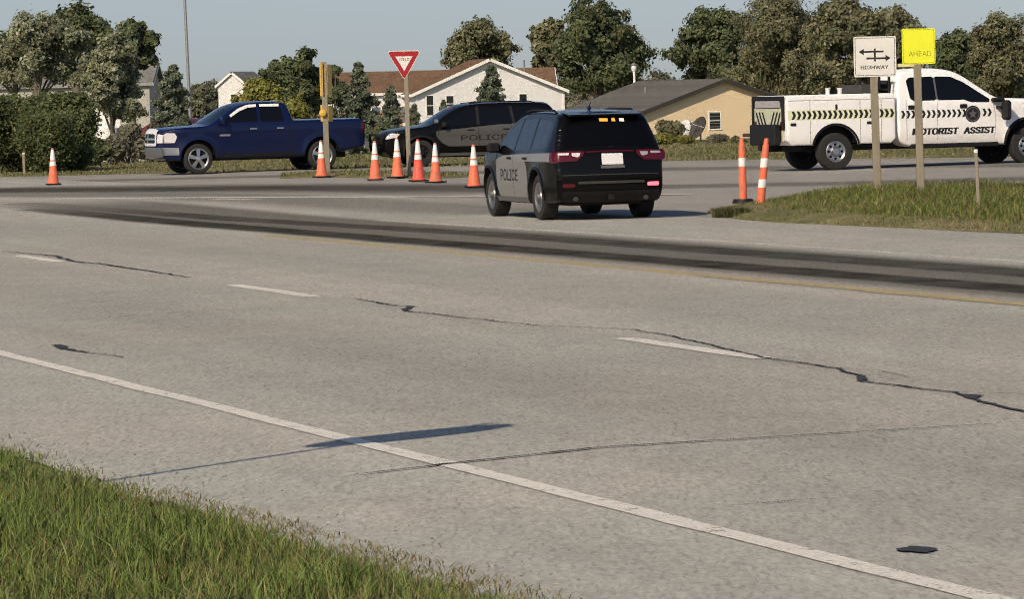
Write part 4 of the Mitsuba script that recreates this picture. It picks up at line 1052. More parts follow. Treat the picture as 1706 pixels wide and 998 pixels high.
def wheel(k, M, x, y, R, w, rim_r, spokes, style, tyre_mat='m_rubber', rim_mat='m_alloy'):
    """one wheel with its axle along local y; outer face towards sign(y)"""
    g = 1 if y > 0 else -1
    W = k + '__wheel'
    key = numbered(W); labels[key] = {}
    hw = w / 2
    tp = [(rim_r - .012, -hw * .8), (rim_r + .01, -hw * .96), (R - .05, -hw), (R - .012, -hw * .86), (R, -hw * .6), (R, hw * .6), (R - .012, hw * .86), (R - .05, hw), (rim_r + .01, hw * .96), (rim_r - .012, hw * .8)]
    ty = lathe(tp, 'y', 40)
    grooves = [lathe([(R + .001, c - .008), (R + .004, c), (R + .001, c + .008)], 'y', 40) for c in (-.05, 0, .05)]
    put(f'{key}__tyre', moved(ty, M @ frame_M(x, y, 0, R)), tyre_mat, 35)
    f = hw * .62 * g
    parts = [lathe([(rim_r, -hw * .8 * g), (rim_r - .02, -hw * .2 * g), (rim_r - .02, hw * .5 * g), (rim_r + .004, hw * .84 * g), (rim_r - .016, hw * .9 * g), (rim_r - .045, hw * .7 * g)], 'y', 36)]
    if style == 'spoke':
        for i in range(spokes):
            a = 6.2832 * i / spokes + .3
            d = np.array([math.cos(a), 0, math.sin(a)]); t = np.array([-math.sin(a), 0, math.cos(a)])
            p = []
            for rr_, ww in ((.05, .040), (rim_r - .03, .058)):
                for sgn in (-1, 1):
                    for yy in (f + g * (.03 if rr_ < .1 else .012), f - g * .03): p.append(d * rr_ + t * sgn * ww + [0, yy, 0])
            parts.append(trimesh.convex.convex_hull(np.array(p)))
        parts.append(cyl((0, f - .03 * g, 0), (0, f + .045 * g, 0), .075, .06, 20))
    else:   # pressed steel with round holes and a hub
        disc = Point(0, 0).buffer(rim_r - .03, quad_segs=12)
        for i in range(8): disc = disc.difference(Point(math.cos(i * .7854) * rim_r * .66, math.sin(i * .7854) * rim_r * .66).buffer(.030, quad_segs=5))
        m = extr(disc, .02); m.apply_transform(np.array([[1, 0, 0, 0], [0, 0, 1, f - .01], [0, 1, 0, 0], [0, 0, 0, 1.]])); parts.append(m)
        parts.append(cyl((0, f - .03 * g, 0), (0, f + .07 * g, 0), .085, .07, 20))
        parts.append(lathe([(rim_r * .5, f + .012 * g), (rim_r * .46, f + .03 * g), (rim_r * .36, f + .012 * g)], 'y', 28))
    put(f'{key}__rim', moved(cat(parts), M @ frame_M(x, y, 0, R)), rim_mat, 30)
    put(f'{key}__brake_disc', moved(cyl((0, f - .10 * g, 0), (0, f - .075 * g, 0), rim_r * .86, None, 24), M @ frame_M(x, y, 0, R)), 'm_black_plastic', 30)
    put(f'{key}__hub_cap', moved(cyl((0, f + .04 * g, 0), (0, f + .052 * g, 0), .045, .035, 16), M @ frame_M(x, y, 0, R)), 'm_chrome' if style == 'spoke' else 'm_grey_plastic', 30)
    return key

def B(*pts): return Polygon(pts)
def rnd(p, r): return p.buffer(-r).buffer(r, quad_segs=4)
def panel_gap(b, line, sgn, w=.014, off=.003):
    return b.side(LineString(line).buffer(w / 2, cap_style=2), sgn, off, step=.05)

def police_suv(k, M, rear_detail, wheelbase=3.04, R=.385, long_=5.10, silver='full', wl=.255):
    wx = wheelbase / 2; off = .02
    rx, fx = -long_ / 2 - .02, long_ / 2 - .02
    out = [(rx + .12, .33), (rx + .02, .46), (rx, .72), (rx + .03, .92), (rx + .06, 1.10), (rx + .13, 1.22), (rx + .30, 1.56), (rx + .40, 1.70), (rx + .52, 1.765), (-1.1, 1.80), (-.2, 1.79), (.28, 1.735), (.62, 1.58), (1.12, 1.235), (1.32, 1.16), (1.85, 1.10), (fx - .22, 1.02), (fx - .05, .90), (fx, .66), (fx - .03, .42), (fx - .2, .30), (1.9, .27), (-1.9, .27), (rx + .4, .28)]
    def W(x, z):
        x, z = np.asarray(x, float), np.asarray(z, float)
        w = .955 - .275 * np.clip((z - 1.06) / .74, 0, 1.2) ** 1.15 - .045 * np.clip((.62 - z) / .35, 0, 1) ** 2 + .012 * np.exp(-((z - .98) / .06) ** 2)
        flare = sum(np.exp(-((np.hypot(x - c, z - R) - .47) / .07) ** 2) for c in (wx, -wx)) * .022 * (z < 1.02)
        w = w + flare - .17 * soft(1.55, fx + .05, x) ** 1.6 - .085 * soft(1.9, -rx + .05, -x) ** 1.5
        return w
    b = Body(out, W, .055, .12, .06, .035)
    ar = [(wx, R + .01, R + .075), (-wx, R + .01, R + .075)]
    put(f'{k}__body', moved(b.shell(ar), M), 'm_black_paint', 38)
    for m in b.wells(ar): put(f'{k}__wheel_well', moved(m, M), 'm_black_plastic', 30)
    for m in b.arch_trim(ar, .045): put(f'{k}__arch_trim', moved(m, M), 'm_black_plastic', 30)
    put(f'{k}__underbody', moved(rbox((0, 0, .36), (long_ - .7, 1.25, .24), .04), M), 'm_black_plastic', False)
    for sgn in (1, -1):
        # silver door wrap
        up = [(1.02, 1.00), (.55, 1.07), (-.35, 1.10), (rx + .25, 1.13)]
        lo = [(rx + .12, .98), (-wx + .66, .98), (-wx + .60, .88), (-wx + .55, .62), (-wx + .52, .36), (.86, .36), (.98, .55), (1.05, .80)]
        if silver == 'band':
            up = [(1.10, 1.02), (.55, 1.06), (.1, 1.10), (-.9, 1.19), (-1.6, 1.19)]
            lo = [(-1.75, 1.0), (-1.2, .66), (-.9, .56), (.72, .56), (.92, .66), (1.08, .86)]
        sp = rnd(Polygon(up + lo), .06)
        kk = put(f'{k}__door_wrap', moved(b.side(sp, sgn, .004), M), 'm_silver_paint' if silver == 'full' else 'm_band_grey', 40)
        labels[kk] = {'label': 'silver panel across the black doors' if sgn > 0 else 'silver panel on the far side doors'}
        tx, tz, tw, th = (.18, .74, 1.1, .19) if silver == 'full' else (-.25, .80, 1.3, .15)
        put(f'{kk}__lettering', moved(b.side_text('POLICE', th, tx, tz, sgn, .008, width=tw), M), 'm_sign_black', False)
        # windows
        ws = [B((.92, 1.19), (.50, 1.50), (.14, 1.66), (-.06, 1.68), (-.06, 1.17)), B((-.14, 1.17), (-.14, 1.68), (-.98, 1.69), (-1.06, 1.17)), B((-1.15, 1.18), (-1.08, 1.68), (-1.75, 1.67), (-2.03, 1.58), (-2.14, 1.36), (-2.12, 1.22))]
        for w_ in ws:
            put(f'{k}__side_window', moved(b.side(rnd(w_, .04), sgn, .006), M), 'm_glass_dark', 40)
        for pl in (B((-.055, 1.17), (-.055, 1.70), (-.145, 1.70), (-.145, 1.17)), B((-1.065, 1.18), (-.985, 1.70), (-1.075, 1.70), (-1.145, 1.18))):
            put(f'{k}__window_pillar', moved(b.side(pl, sgn, .004), M), 'm_black_plastic', 30)
        for ln in ([(1.02, .36), (1.06, .75), (.98, 1.13)], [(-.10, .36), (-.10, 1.14)], [(-1.02, 1.14), (-1.02, .98), (-wx + .56, .82)]):
            put(f'{k}__door_gap', moved(panel_gap(b, ln, sgn, off=.0075), M), 'm_black_plastic', 30)
        for hx in (.12, -.88):
            put(f'{k}__door_handle', moved(b.on_side(hx, 1.03, sgn, (.2, .05, .035), .012), M), 'm_black_plastic', False)
        put(f'{k}__mirror', moved(cat(rbox((.86, sgn * 1.04, 1.20), (.14, .22, .17), .04), rbox((.9, sgn * .93, 1.14), (.07, .14, .05), .015)), M), 'm_black_plastic', False)
        put(f'{k}__roof_rail', moved(tube([(-1.75, sgn * .635, 1.775), (-1.6, sgn * .645, 1.825), (-.3, sgn * .655, 1.835), (.1, sgn * .65, 1.80)], .018), M), 'm_black_plastic', 30)
        put(f'{k}__sill', moved(b.side(B((wx - .50, .37), (-wx + .50, .37), (-wx + .50, .285), (wx - .50, .285)), sgn, .012), M), 'm_grey_plastic', 30)
        hl = B((fx - .02, .80), (fx - .34, .86), (fx - .42, .96), (fx - .2, .985), (fx - .03, .92))
        put(f'{k}__headlight', moved(b.side(hl, sgn, .006, step=.04), M), 'm_clear_lens', 40)
    put(f'{k}__windshield', moved(b.top(B((.46, -.62), (1.16, -.73), (1.16, .73), (.46, .62)).buffer(-.04).buffer(.04), .008), M), 'm_glass_dark', 40)
    put(f'{k}__grille', moved(b.end(sbox(-.62, .66, .62, .90), 1, .008), M), 'm_black_plastic', 30)
    put(f'{k}__push_bumper', moved(cat(tube([(fx + .16, -.5, .45), (fx + .19, -.5, .95), (fx + .19, .5, .95), (fx + .16, .5, .45)], .035), rbox((fx + .17, 0, .66), (.05, 1.0, .09), .015), rbox((fx + .12, 0, .48), (.12, .5, .12), .02)), M), 'm_black_plastic', 30)
    put(f'{k}__antenna', moved(cat(rbox((-1.55, .05, 1.86), (.13, .05, .07), .02), cyl((-1.55, .05, 1.88), (-1.66, .05, 1.95), .008)), M), 'm_navy_paint', 30)
    for sx, nm in ((wx, 0), (-wx, 0)):
        for sy in (.80, -.80): wheel(k, M, sx, sy, R, .27, wl, 5, 'steel' if silver == 'full' else 'steel', rim_mat='m_steel' if silver == 'full' else 'm_black_plastic')
    if not rear_detail:
        put(f'{k}__rear_window', moved(b.end(rnd(B((-.66, 1.24), (.66, 1.24), (.56, 1.62), (-.56, 1.62)), .06), -1, .008), M), 'm_glass_dark', 40)
        lb = put(f'{k}__spot_lamp', moved(cat(cyl((1.02, .86, 1.30), (1.10, .87, 1.30), .07), cyl((1.02, .86, 1.30), (.95, .82, 1.22), .015)), M), 'm_chrome', 30)
        put(f'{k}__visor_light', moved(b.top(B((.50, .12), (.62, .12), (.62, .50), (.50, .50)), .012), M), 'm_red_lens', 30)
        return
    # ---- the rear that faces the camera
    put(f'{k}__rear_window', moved(b.end(rnd(B((-.75, 1.20), (.75, 1.20), (.63, 1.66), (-.63, 1.66)), .05), -1, .008), M), 'm_glass_black', 40)
    sp = trimesh.convex.convex_hull(np.array([(rx + .50, y, z) for y in (-.62, .62) for z in (1.775,)] + [(rx + .72, y, 1.80) for y in (-.63, .63)] + [(rx + .22, y, z) for y in (-.60, .60) for z in (1.725, 1.752)]))
    put(f'{k}__roof_spoiler', moved(sp, M), 'm_black_paint', False)
    put(f'{k}__wiper', moved(tube([(rx + .04, .02, 1.20), (rx + .09, -.2, 1.245), (rx + .13, -.42, 1.29)], .011), M), 'm_black_plastic', 30)
    for y0, y1, m_ in ((-.32, -.24, 'm_clear_lens'), (-.17, -.11, 'm_amber_lens'), (-.045, .095, 'm_amber_lens')):
        put(f'{k}__warning_light', moved(b.end(sbox(y0, 1.585, y1, 1.635), -1, .02), M), 'lamp_amber' if m_ == 'm_amber_lens' else 'lamp_white', False)
    # tail lamps: a red bar with deep clusters at both ends
    for sgn in (1, -1):
        t = rnd(B((sgn * .40, 1.125), (sgn * .93, 1.145), (sgn * .945, 1.06), (sgn * .93, .975), (sgn * .56, .975), (sgn * .46, 1.05)), .03)
        tk = put(f'{k}__tail_lamp', moved(b.end(t, -1, .016, .04), M), 'm_red_lens', 40)
        put(f'{tk}__reversing_lens', moved(b.end(rnd(B((sgn * .49, 1.10), (sgn * .63, 1.105), (sgn * .63, 1.06), (sgn * .54, 1.035), (sgn * .51, 1.055)), .008), -1, .024, .04), M), 'm_clear_lens' if sgn > 0 else 'm_smoke_lens', 30)
        put(f'{tk}__reflector_lens', moved(b.end(rnd(B((sgn * .67, 1.11), (sgn * .85, 1.115), (sgn * .85, 1.08), (sgn * .68, 1.075)), .008), -1, .024, .04), M), 'm_clear_lens' if sgn > 0 else 'm_smoke_lens', 30)
        sw = B((rx + .02, 1.14), (rx + .30, 1.125), (rx + .26, .965), (rx + .02, .955))
        put(f'{tk}__wrap_lens', moved(b.side(sw, sgn, .012, step=.04), M), 'm_red_lens', 40)
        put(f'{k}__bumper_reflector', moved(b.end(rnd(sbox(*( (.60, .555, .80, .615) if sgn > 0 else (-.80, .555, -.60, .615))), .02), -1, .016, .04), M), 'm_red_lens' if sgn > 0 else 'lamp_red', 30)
        put(f'{k}__exhaust_tip', moved(cat(cyl((rx + .2, sgn * .58, .36), (rx + .0, sgn * .58, .36), .04), ), M), 'm_dark_trim', 30)
    put(f'{k}__light_bar', moved(b.end(sbox(-.40, 1.10, .40, 1.118), -1, .016, .04), M), 'm_red_lens', 40)
    pk = put(f'{k}__licence_plate', moved(b.end(rnd(sbox(-.20, .905, .155, 1.075), .015), -1, .03), M), 'm_plate_white', 30)
    put(f'{k}__plate_frame', moved(b.end(sbox(-.22, .845, .175, .895), -1, .025), M), 'm_grey_plastic', 30)
    put(f'{k}__step_pad', moved(b.end(rnd(sbox(-.55, .61, .55, .65), .015), -1, .022), M), 'm_dark_trim', 30)
    put(f'{k}__bumper_valance', moved(b.end(rnd(sbox(-.80, .30, .80, .50), .03), -1, .02), M), 'm_black_plastic', 30)
    put(f'{k}__tailgate_gap', moved(b.end(B((-.80, .745), (.80, .745), (.80, .757), (-.80, .757)), -1, .010), M), 'm_dark_trim', 30)
    put(f'{k}__marker_light', moved(b.on_side(rx + .10, .78, 1, (.05, .03, .06), -.075), M), 'm_clear_lens', False)
    put(f'{k}__hitch', moved(cat(rbox((rx + .02, 0, .38), (.14, .1, .1), .01), rbox((rx + .12, 0, .40), (.06, .8, .06), .01)), M), 'm_black_plastic', False)

def lamp_mat(name, c, e):
    scene[name] = {'type': 'twosided', 'bsdf': {'type': 'principled', 'base_color': rgb(*c), 'roughness': .2}}
lamp_mat('lamp_amber', (.80, .30, .04), 0); lamp_mat('lamp_white', (.85, .80, .62), 0); lamp_mat('lamp_red', (.8, .04, .05), 0)
def glow(prefix, value, which='lamp'):
    pass

# near police car: seen from behind with its left flank turned to the camera
k = thing('police_car', 'black police car with silver doors seen from behind, nearest vehicle', 'police car', 'police cars')
ang = math.radians(90 + 14.5)
c0 = np.array([1.36, 72.88]) + np.array([math.cos(ang), math.sin(ang)]) * 1.52
police_suv(k, place(c0[0], c0[1], ang, dz=.010) @ np.diag([1, 1, .965, 1]), True)
for q in [q for q in scene if q.startswith(k + '__warning_light')]:
    scene[q]['emitter'] = {'type': 'area', 'radiance': rgb(.34, .10, .01) if 'amber' in str(scene[q]['bsdf']) else rgb(.30, .24, .13)}
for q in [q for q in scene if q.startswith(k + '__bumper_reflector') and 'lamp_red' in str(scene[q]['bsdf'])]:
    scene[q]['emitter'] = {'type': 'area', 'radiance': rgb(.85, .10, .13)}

# far police car
k = thing('police_car', 'black police car with silver band behind the row of cones, facing left', 'police car', 'police cars')
ang = math.radians(180 + 11)
police_suv(k, place(-1.08, 124.6, ang, dz=.0) @ np.diag([1, 1, .94, 1]), False, wheelbase=3.02, long_=5.05, silver='band', wl=.24)

# blue pickup
def pickup(k, M):
    wx, R = 1.785, .41
    out = [(-3.00, .62), (-3.05, .80), (-3.04, 1.33), (-2.98, 1.385), (-1.02, 1.385), (-.955, 1.40), (-.90, 1.62), (-.82, 1.85), (-.62, 1.905), (.0, 1.915), (.40, 1.87), (.72, 1.76), (1.34, 1.365), (1.52, 1.29), (2.2, 1.265), (2.60, 1.225), (2.76, 1.17), (2.80, 1.05), (2.82, .60), (2.74, .42), (2.4, .36), (1.9, .40), (-1.7, .40), (-2.4, .52)]
    def W(x, z):
        x, z = np.asarray(x, float), np.asarray(z, float)
        w = .995 - .25 * np.clip((z - 1.30) / .6, 0, 1.2) ** 1.1 - .03 * np.clip((.72 - z) / .35, 0, 1) ** 2 + .012 * np.exp(-((z - 1.12) / .08) ** 2)
        w = w + sum(np.exp(-((np.hypot(x - c, z - R) - .53) / .06) ** 2) for c in (wx, -wx)) * .03 * (z < 1.15)
        return w - .19 * soft(2.0, 2.82, x) ** 1.7 - .03 * soft(2.7, 3.1, -x)
    b = Body(out, W, .05, .12, .02, .03)
    ar = [(wx, R + .02, R + .09), (-wx, R + .02, R + .09)]
    put(f'{k}__body', moved(b.shell(ar), M), 'm_navy_paint', 38)
    for m in b.wells(ar): put(f'{k}__wheel_well', moved(m, M), 'm_black_plastic', 30)
    put(f'{k}__frame_rail', moved(cat(rbox((0, .45, .42), (5.2, .12, .16), .02), rbox((0, -.45, .42), (5.2, .12, .16), .02), rbox((.4, 0, .42), (2.6, 1.2, .12), .02)), M), 'm_black_plastic', False)
    for sgn in (1, -1):
        w1 = B((1.12, 1.38), (.62, 1.70), (.33, 1.80), (.06, 1.815), (.06, 1.37)); w2 = B((-.03, 1.37), (-.03, 1.815), (-.58, 1.80), (-.66, 1.72), (-.69, 1.37))
        for w_ in (w1, w2): put(f'{k}__side_window', moved(b.side(rnd(w_, .03), sgn, .006), M), 'm_glass_dark', 40)
        v1 = B((.86, 1.575), (.60, 1.745), (.33, 1.845), (.055, 1.86), (.055, 1.785), (.31, 1.768), (.57, 1.668), (.83, 1.515)); v2 = B((-.035, 1.86), (-.60, 1.855), (-.60, 1.785), (-.035, 1.785))
        for v_ in (v1, v2):
            kk = put(f'{k}__window_visor', moved(b.side(v_, sgn, .03), M), 'm_trim_white', 40); labels[kk] = {'label': 'pale visor strip over the door window'}
        for ln in ([(1.22, .46), (1.24, 1.0), (1.20, 1.33)], [(.015, .46), (.015, 1.36)], [(-.80, .46), (-.80, 1.34)], [(-.965, .46), (-.965, 1.38)]):
            put(f'{k}__door_gap', moved(panel_gap(b, ln, sgn), M), 'm_black_plastic', 30)
        for hx in (.20, -.58): put(f'{k}__door_handle', moved(b.on_side(hx, 1.19, sgn, (.20, .05, .04), .015), M), 'm_chrome', False)
        put(f'{k}__badge', moved(b.on_side(1.02, 1.03, sgn, (.30, .012, .05), .006, .003), M), 'm_galv', False)
        put(f'{k}__mirror', moved(cat(rbox((1.10, sgn * 1.12, 1.42), (.12, .24, .22), .04), rbox((1.13, sgn * .99, 1.36), (.06, .16, .05), .015)), M), 'm_navy_paint', False)
        hl = rnd(B((2.80, .86), (2.44, .86), (2.38, 1.02), (2.44, 1.12), (2.66, 1.13), (2.79, 1.04)), .03)
        hk = put(f'{k}__headlight', moved(cat(b.side(hl, sgn, .010, step=.04), b.end(rnd(B((sgn * .60, .86), (sgn * .90, .86), (sgn * .86, 1.08), (sgn * .62, 1.10)), .02), 1, .012, .05)), M), 'm_clear_lens', 40)
        put(f'{k}__tail_lamp', moved(b.side(rnd(B((-3.035, 1.02), (-2.94, 1.02), (-2.94, 1.32), (-3.035, 1.32)), .015), sgn, .008, step=.04), M), 'm_red_lens', 40)
        for m in [b.side(B((1.10, .52), (-1.10, .52), (-1.10, .45), (1.10, .45)), sgn, .014)]: put(f'{k}__sill', moved(m, M), 'm_black_plastic', 30)
        put(f'{k}__fog_lamp', moved(cyl((2.72, sgn * .66, .60), (2.86, sgn * .66, .60), .06), M), 'm_clear_lens', 30)
    gk = put(f'{k}__grille', moved(b.end(rnd(B((-.60, .80), (.60, .80), (.58, 1.13), (-.58, 1.13)), .05), 1, .012), M), 'm_black_plastic', 30)
    surround = rnd(B((-.62, .78), (.62, .78), (.60, 1.16), (-.60, 1.16)), .05).difference(rnd(B((-.54, .85), (.54, .85), (.52, 1.08), (-.52, 1.08)), .05))
    put(f'{gk}__surround', moved(b.end(surround, 1, .035, .04), M), 'm_bright_trim', 30)
    put(f'{gk}__cross_bar', moved(cat(b.end(sbox(-.045, .84, .045, 1.09), 1, .035, .04), b.end(sbox(-.55, .935, -.046, .985), 1, .034, .04), b.end(sbox(.046, .935, .55, .985), 1, .034, .04)), M), 'm_chrome', 30)
    kk = put(f'{k}__front_bumper', moved(cat(b.end(rnd(sbox(-.93, .50, .93, .74), .05), 1, .05, .06), b.side(rnd(B((2.78, .52), (2.34, .52), (2.34, .72), (2.78, .74)), .03), 1, .03), b.side(rnd(B((2.78, .52), (2.34, .52), (2.34, .72), (2.78, .74)), .03), -1, .03)), M), 'm_bumper_metal', 35)
    put(f'{k}__rear_bumper', moved(rbox((-3.10, 0, .66), (.18, 1.86, .20), .03), M), 'm_chrome', False)
    put(f'{k}__windshield', moved(b.top(B((.70, -.68), (1.36, -.78), (1.36, .78), (.70, .68)).buffer(-.04).buffer(.04), .008), M), 'm_glass_dark', 40)
    put(f'{k}__hood_seam', moved(b.top(sbox(1.48, -.80, 1.50, .80), .006), M), 'm_black_plastic', 30)
    for x in (wx, -wx):
        for y in (.86, -.86): wheel(k, M, x, y, R, .28, .295, 5, 'spoke')
k = thing('pickup_truck', 'dark blue pickup truck with chrome grille facing left', 'pickup truck')
ang = math.radians(180 + 19)
pickup(k, place(-7.08, 124.0, ang, dz=.01) @ np.diag([.985, 1, 1, 1]))

# maroon car glimpsed behind the spruce
k = thing('parked_car', 'dark red car mostly hidden behind the spruce left of the blue pickup', 'car')
out = [(-2.2, .35), (-2.28, .6), (-2.2, .95), (-1.9, 1.05), (-1.35, 1.45), (-.6, 1.52), (.2, 1.48), (1.0, 1.02), (1.9, .92), (2.2, .75), (2.22, .45), (2.05, .3), (-1.9, .3)]
Wc = lambda x, z: .88 - .24 * np.clip((np.asarray(z) - .95) / .55, 0, 1.2) - .14 * soft(1.4, 2.3, np.asarray(x)) - .08 * soft(1.7, 2.3, -np.asarray(x))
b = Body(out, Wc, .05); M = place(-15.3, 203, math.radians(155)); ar = [(1.35, .33, .38), (-1.3, .33, .38)]
M[2, 3] += .55
put(f'{k}__body', moved(b.shell(ar), M), 'm_maroon_paint', 38)
for m in b.wells(ar): put(f'{k}__wheel_well', moved(m, M), 'm_black_plastic', 30)
for sgn in (1, -1): put(f'{k}__side_window', moved(b.side(rnd(B((.75, 1.05), (.12, 1.4), (-1.2, 1.38), (-1.55, 1.08)), .04), sgn, .006), M), 'm_glass_dark', 40)
for x in (1.35, -1.3):
    for y in (.76, -.76): wheel(k, M, x, y, .32, .2, .2, 5, 'spoke')

# white service truck
def service_truck(k, M):
    wx, xf, R = 2.085, 2.52, .41
    # cab and front
    out = [(-.58, .62), (-.60, 1.3), (-.58, 1.62), (-.50, 2.02), (-.36, 2.125), (.2, 2.165), (.72, 2.14), (1.02, 2.03), (1.62, 1.60), (1.86, 1.47), (2.6, 1.44), (3.3, 1.38), (3.50, 1.22), (3.54, .75), (3.48, .52), (3.1, .46), (1.5, .46), (-.4, .46)]
    def W(x, z):
        x, z = np.asarray(x, float), np.asarray(z, float)
        w = 1.0 - .22 * np.clip((z - 1.42) / .66, 0, 1.2) ** 1.1 - .03 * np.clip((.75 - z) / .35, 0, 1) ** 2 + .012 * np.exp(-((z - 1.25) / .1) ** 2)
        w = w + np.exp(-((np.hypot(x - xf, z - R) - .56) / .06) ** 2) * .04 * (z < 1.2)
        return w - .15 * soft(2.9, 3.6, x) ** 1.7
    b = Body(out, W, .05, .08, .02, .03)
    ar = [(xf, R + .06, R + .13)]
    put(f'{k}__cab', moved(b.shell(ar), M), 'm_white_paint', 38)
    # service body with side compartments
    so = [(-3.22, .56), (-3.22, 1.60), (-3.18, 1.66), (-.70, 1.66), (-.66, 1.60), (-.66, .56)]
    def W2(x, z):
        return 1.04 - .0 * np.asarray(x) - .015 * np.clip((np.asarray(z) - 1.5) / .15, 0, 1)
    sb = Body(so, W2, .03, .0, .0, .0, smooth=1)
    ar2 = [(-wx, R + .04, R + .12)]
    put(f'{k}__service_body', moved(sb.shell(ar2), M), 'm_white_paint', 38)
    for m in b.wells(ar) + sb.wells(ar2): put(f'{k}__wheel_well', moved(m, M), 'm_black_plastic', 30)
    for m in sb.arch_trim(ar2, .05, .016): put(f'{k}__fender_flare', moved(m, M), 'm_black_plastic', 30)
    for m in b.arch_trim(ar, .05, .016): put(f'{k}__fender_flare', moved(m, M), 'm_black_plastic', 30)
    put(f'{k}__frame_rail', moved(cat(rbox((-.1, .45, .52), (6.0, .12, .2), .02), rbox((-.1, -.45, .52), (6.0, .12, .2), .02), rbox((1.0, 0, .50), (2.6, 1.3, .16), .03), cyl((-wx, -.7, R), (-wx, .7, R), .07), cyl((-wx, 0, R), (-wx, .01, R), .17, .17)), M), 'm_black_plastic', False)
    for sgn in (1, -1):
        put(f'{k}__running_board', moved(rbox((.75, sgn * .96, .47), (2.1, .16, .10), .02), M), 'm_black_plastic', False)
        w1 = B((1.62, 1.47), (1.04, 1.86), (.76, 1.985), (.38, 2.0), (.38, 1.47), (1.0, 1.47), (1.18, 1.41), (1.60, 1.40)); w2 = B((.33, 1.47), (.33, 2.0), (-.24, 1.99), (-.32, 1.92), (-.28, 1.52), (-.20, 1.47))
        gl = rnd(w1, .03).union(rnd(w2, .04)).union(B((.31, 1.49), (.40, 1.49), (.40, 1.98), (.31, 1.98)))
        put(f'{k}__side_window', moved(b.side(gl, sgn, .007), M), 'm_glass_dark', 40)
        put(f'{k}__window_post', moved(b.side(B((.335, 1.50), (.375, 1.50), (.375, 1.97), (.335, 1.97)), sgn, .011), M), 'm_grey_plastic', 30)
        # pale green retroreflective band with dark chevrons
        kk = put(f'{k}__reflective_band', moved(cat(sb.side(sbox(-3.20, 1.11, -.68, 1.33), sgn, .004), ), M), 'm_pale_band', 40)
        for i in range(20):
            x0 = -3.12 + i * .122
            if x0 > -.80: break
            ch = B((x0, 1.31), (x0 + .062, 1.31), (x0 + .108, 1.22), (x0 + .062, 1.13), (x0, 1.13), (x0 + .042, 1.22))
            put(f'{k}__chevron', moved(sb.side(ch, sgn, .008, step=.1), M), 'm_sign_black', False)
        for i in range(18):
            x0 = -.52 + i * .122
            if 1.00 < x0 + .05 < 1.40 or x0 > 1.72: continue
            z0 = 1.175 - .018 * i * .0
            ch = B((x0, z0 + .085), (x0 + .058, z0 + .085), (x0 + .104, z0), (x0 + .058, z0 - .085), (x0, z0 - .085), (x0 + .044, z0))
            put(f'{k}__chevron', moved(b.side(ch, sgn, .008, step=.1), M), 'm_sign_black', False)
        # round seal on the door
        c = Point(1.20, 1.15)
        sk = put(f'{k}__door_seal', moved(b.side(c.buffer(.185, quad_segs=12), sgn, .006, step=.06), M), 'm_sign_black', 30)
        put(f'{sk}__ring', moved(b.side(c.buffer(.160, quad_segs=12).difference(c.buffer(.140, quad_segs=12)), sgn, .010, step=.06), M), 'm_grey_plastic', 30)
        star = Polygon([(1.20 + (.11 if i % 2 == 0 else .05) * math.sin(i * math.pi / 5), 1.15 + (.11 if i % 2 == 0 else .05) * math.cos(i * math.pi / 5)) for i in range(10)])
        put(f'{sk}__star', moved(b.side(star, sgn, .010, step=.06), M), 'm_grey_plastic', 30)
        put(f'{k}__lettering', moved(b.side_text('MOTORIST', .135, 0.30, .79, sgn, .008, width=1.08, skew=.18), M), 'm_sign_black', False)
        put(f'{k}__lettering', moved(b.side_text('ASSIST', .135, 1.36, .79, sgn, .008, width=.74, skew=.18), M), 'm_sign_black', False)
        for hx, w_ in ((-.26, .17), (.98, .17)): put(f'{k}__door_handle', moved(b.on_side(hx, 1.33, sgn, (w_, .05, .09), .012), M), 'm_black_plastic', False)
        for hx, hz in ((-3.08, 1.02), (-1.28, 1.02)): put(f'{k}__compartment_latch', moved(sb.on_side(hx, hz, sgn, (.13, .03, .065), .012), M), 'm_black_plastic', False)
        put(f'{k}__compartment_latch', moved(sb.on_side(-2.06, 1.38, sgn, (.05, .03, .12), .012), M), 'm_black_plastic', False)
        for x_ in (-2.68, -1.50, -1.0):
            put(f'{k}__compartment_gap', moved(panel_gap(sb, [(x_, .60), (x_, 1.52)], sgn, .012), M), 'm_grey_plastic', 30)
        put(f'{k}__compartment_gap', moved(panel_gap(sb, [(-3.2, 1.54), (-.68, 1.54)], sgn, .012), M), 'm_grey_plastic', 30)
        for ln in ([(1.72, .60), (1.76, 1.0), (1.70, 1.42)], [(.355, .60), (.355, 1.45)], [(-.38, .60), (-.38, 1.5)]):
            put(f'{k}__door_gap', moved(panel_gap(b, ln, sgn, .010), M), 'm_grey_plastic', 30)
        put(f'{k}__mirror', moved(cat(rbox((1.90, sgn * 1.26, 1.22), (.16, .28, .44), .05), rbox((1.78, sgn * 1.08, 1.45), (.30, .14, .09), .03), rbox((1.83, sgn * 1.08, 1.28), (.14, .28, .07), .02)), M), 'm_black_plastic', False)
        put(f'{k}__headlight', moved(b.side(rnd(B((3.51, 1.0), (3.28, 1.0), (3.24, 1.24), (3.47, 1.26)), .02), sgn, .01, step=.05), M), 'm_clear_lens', 40)
    put(f'{k}__windshield', moved(b.top(B((.98, -.74), (1.70, -.86), (1.70, .86), (.98, .74)).buffer(-.05).buffer(.05), .008), M), 'm_glass_dark', 40)
    put(f'{k}__grille', moved(b.end(rnd(sbox(-.7, .85, .7, 1.25), .05), 1, .012), M), 'm_chrome', 30)
    put(f'{k}__front_bumper', moved(rbox((3.62, 0, .62), (.22, 2.0, .28), .05), M), 'm_chrome', False)
    put(f'{k}__rear_cab_window', moved(rbox((-.60, 0, 1.76), (.02, 1.2, .36), .005), M), 'm_glass_dark', False)
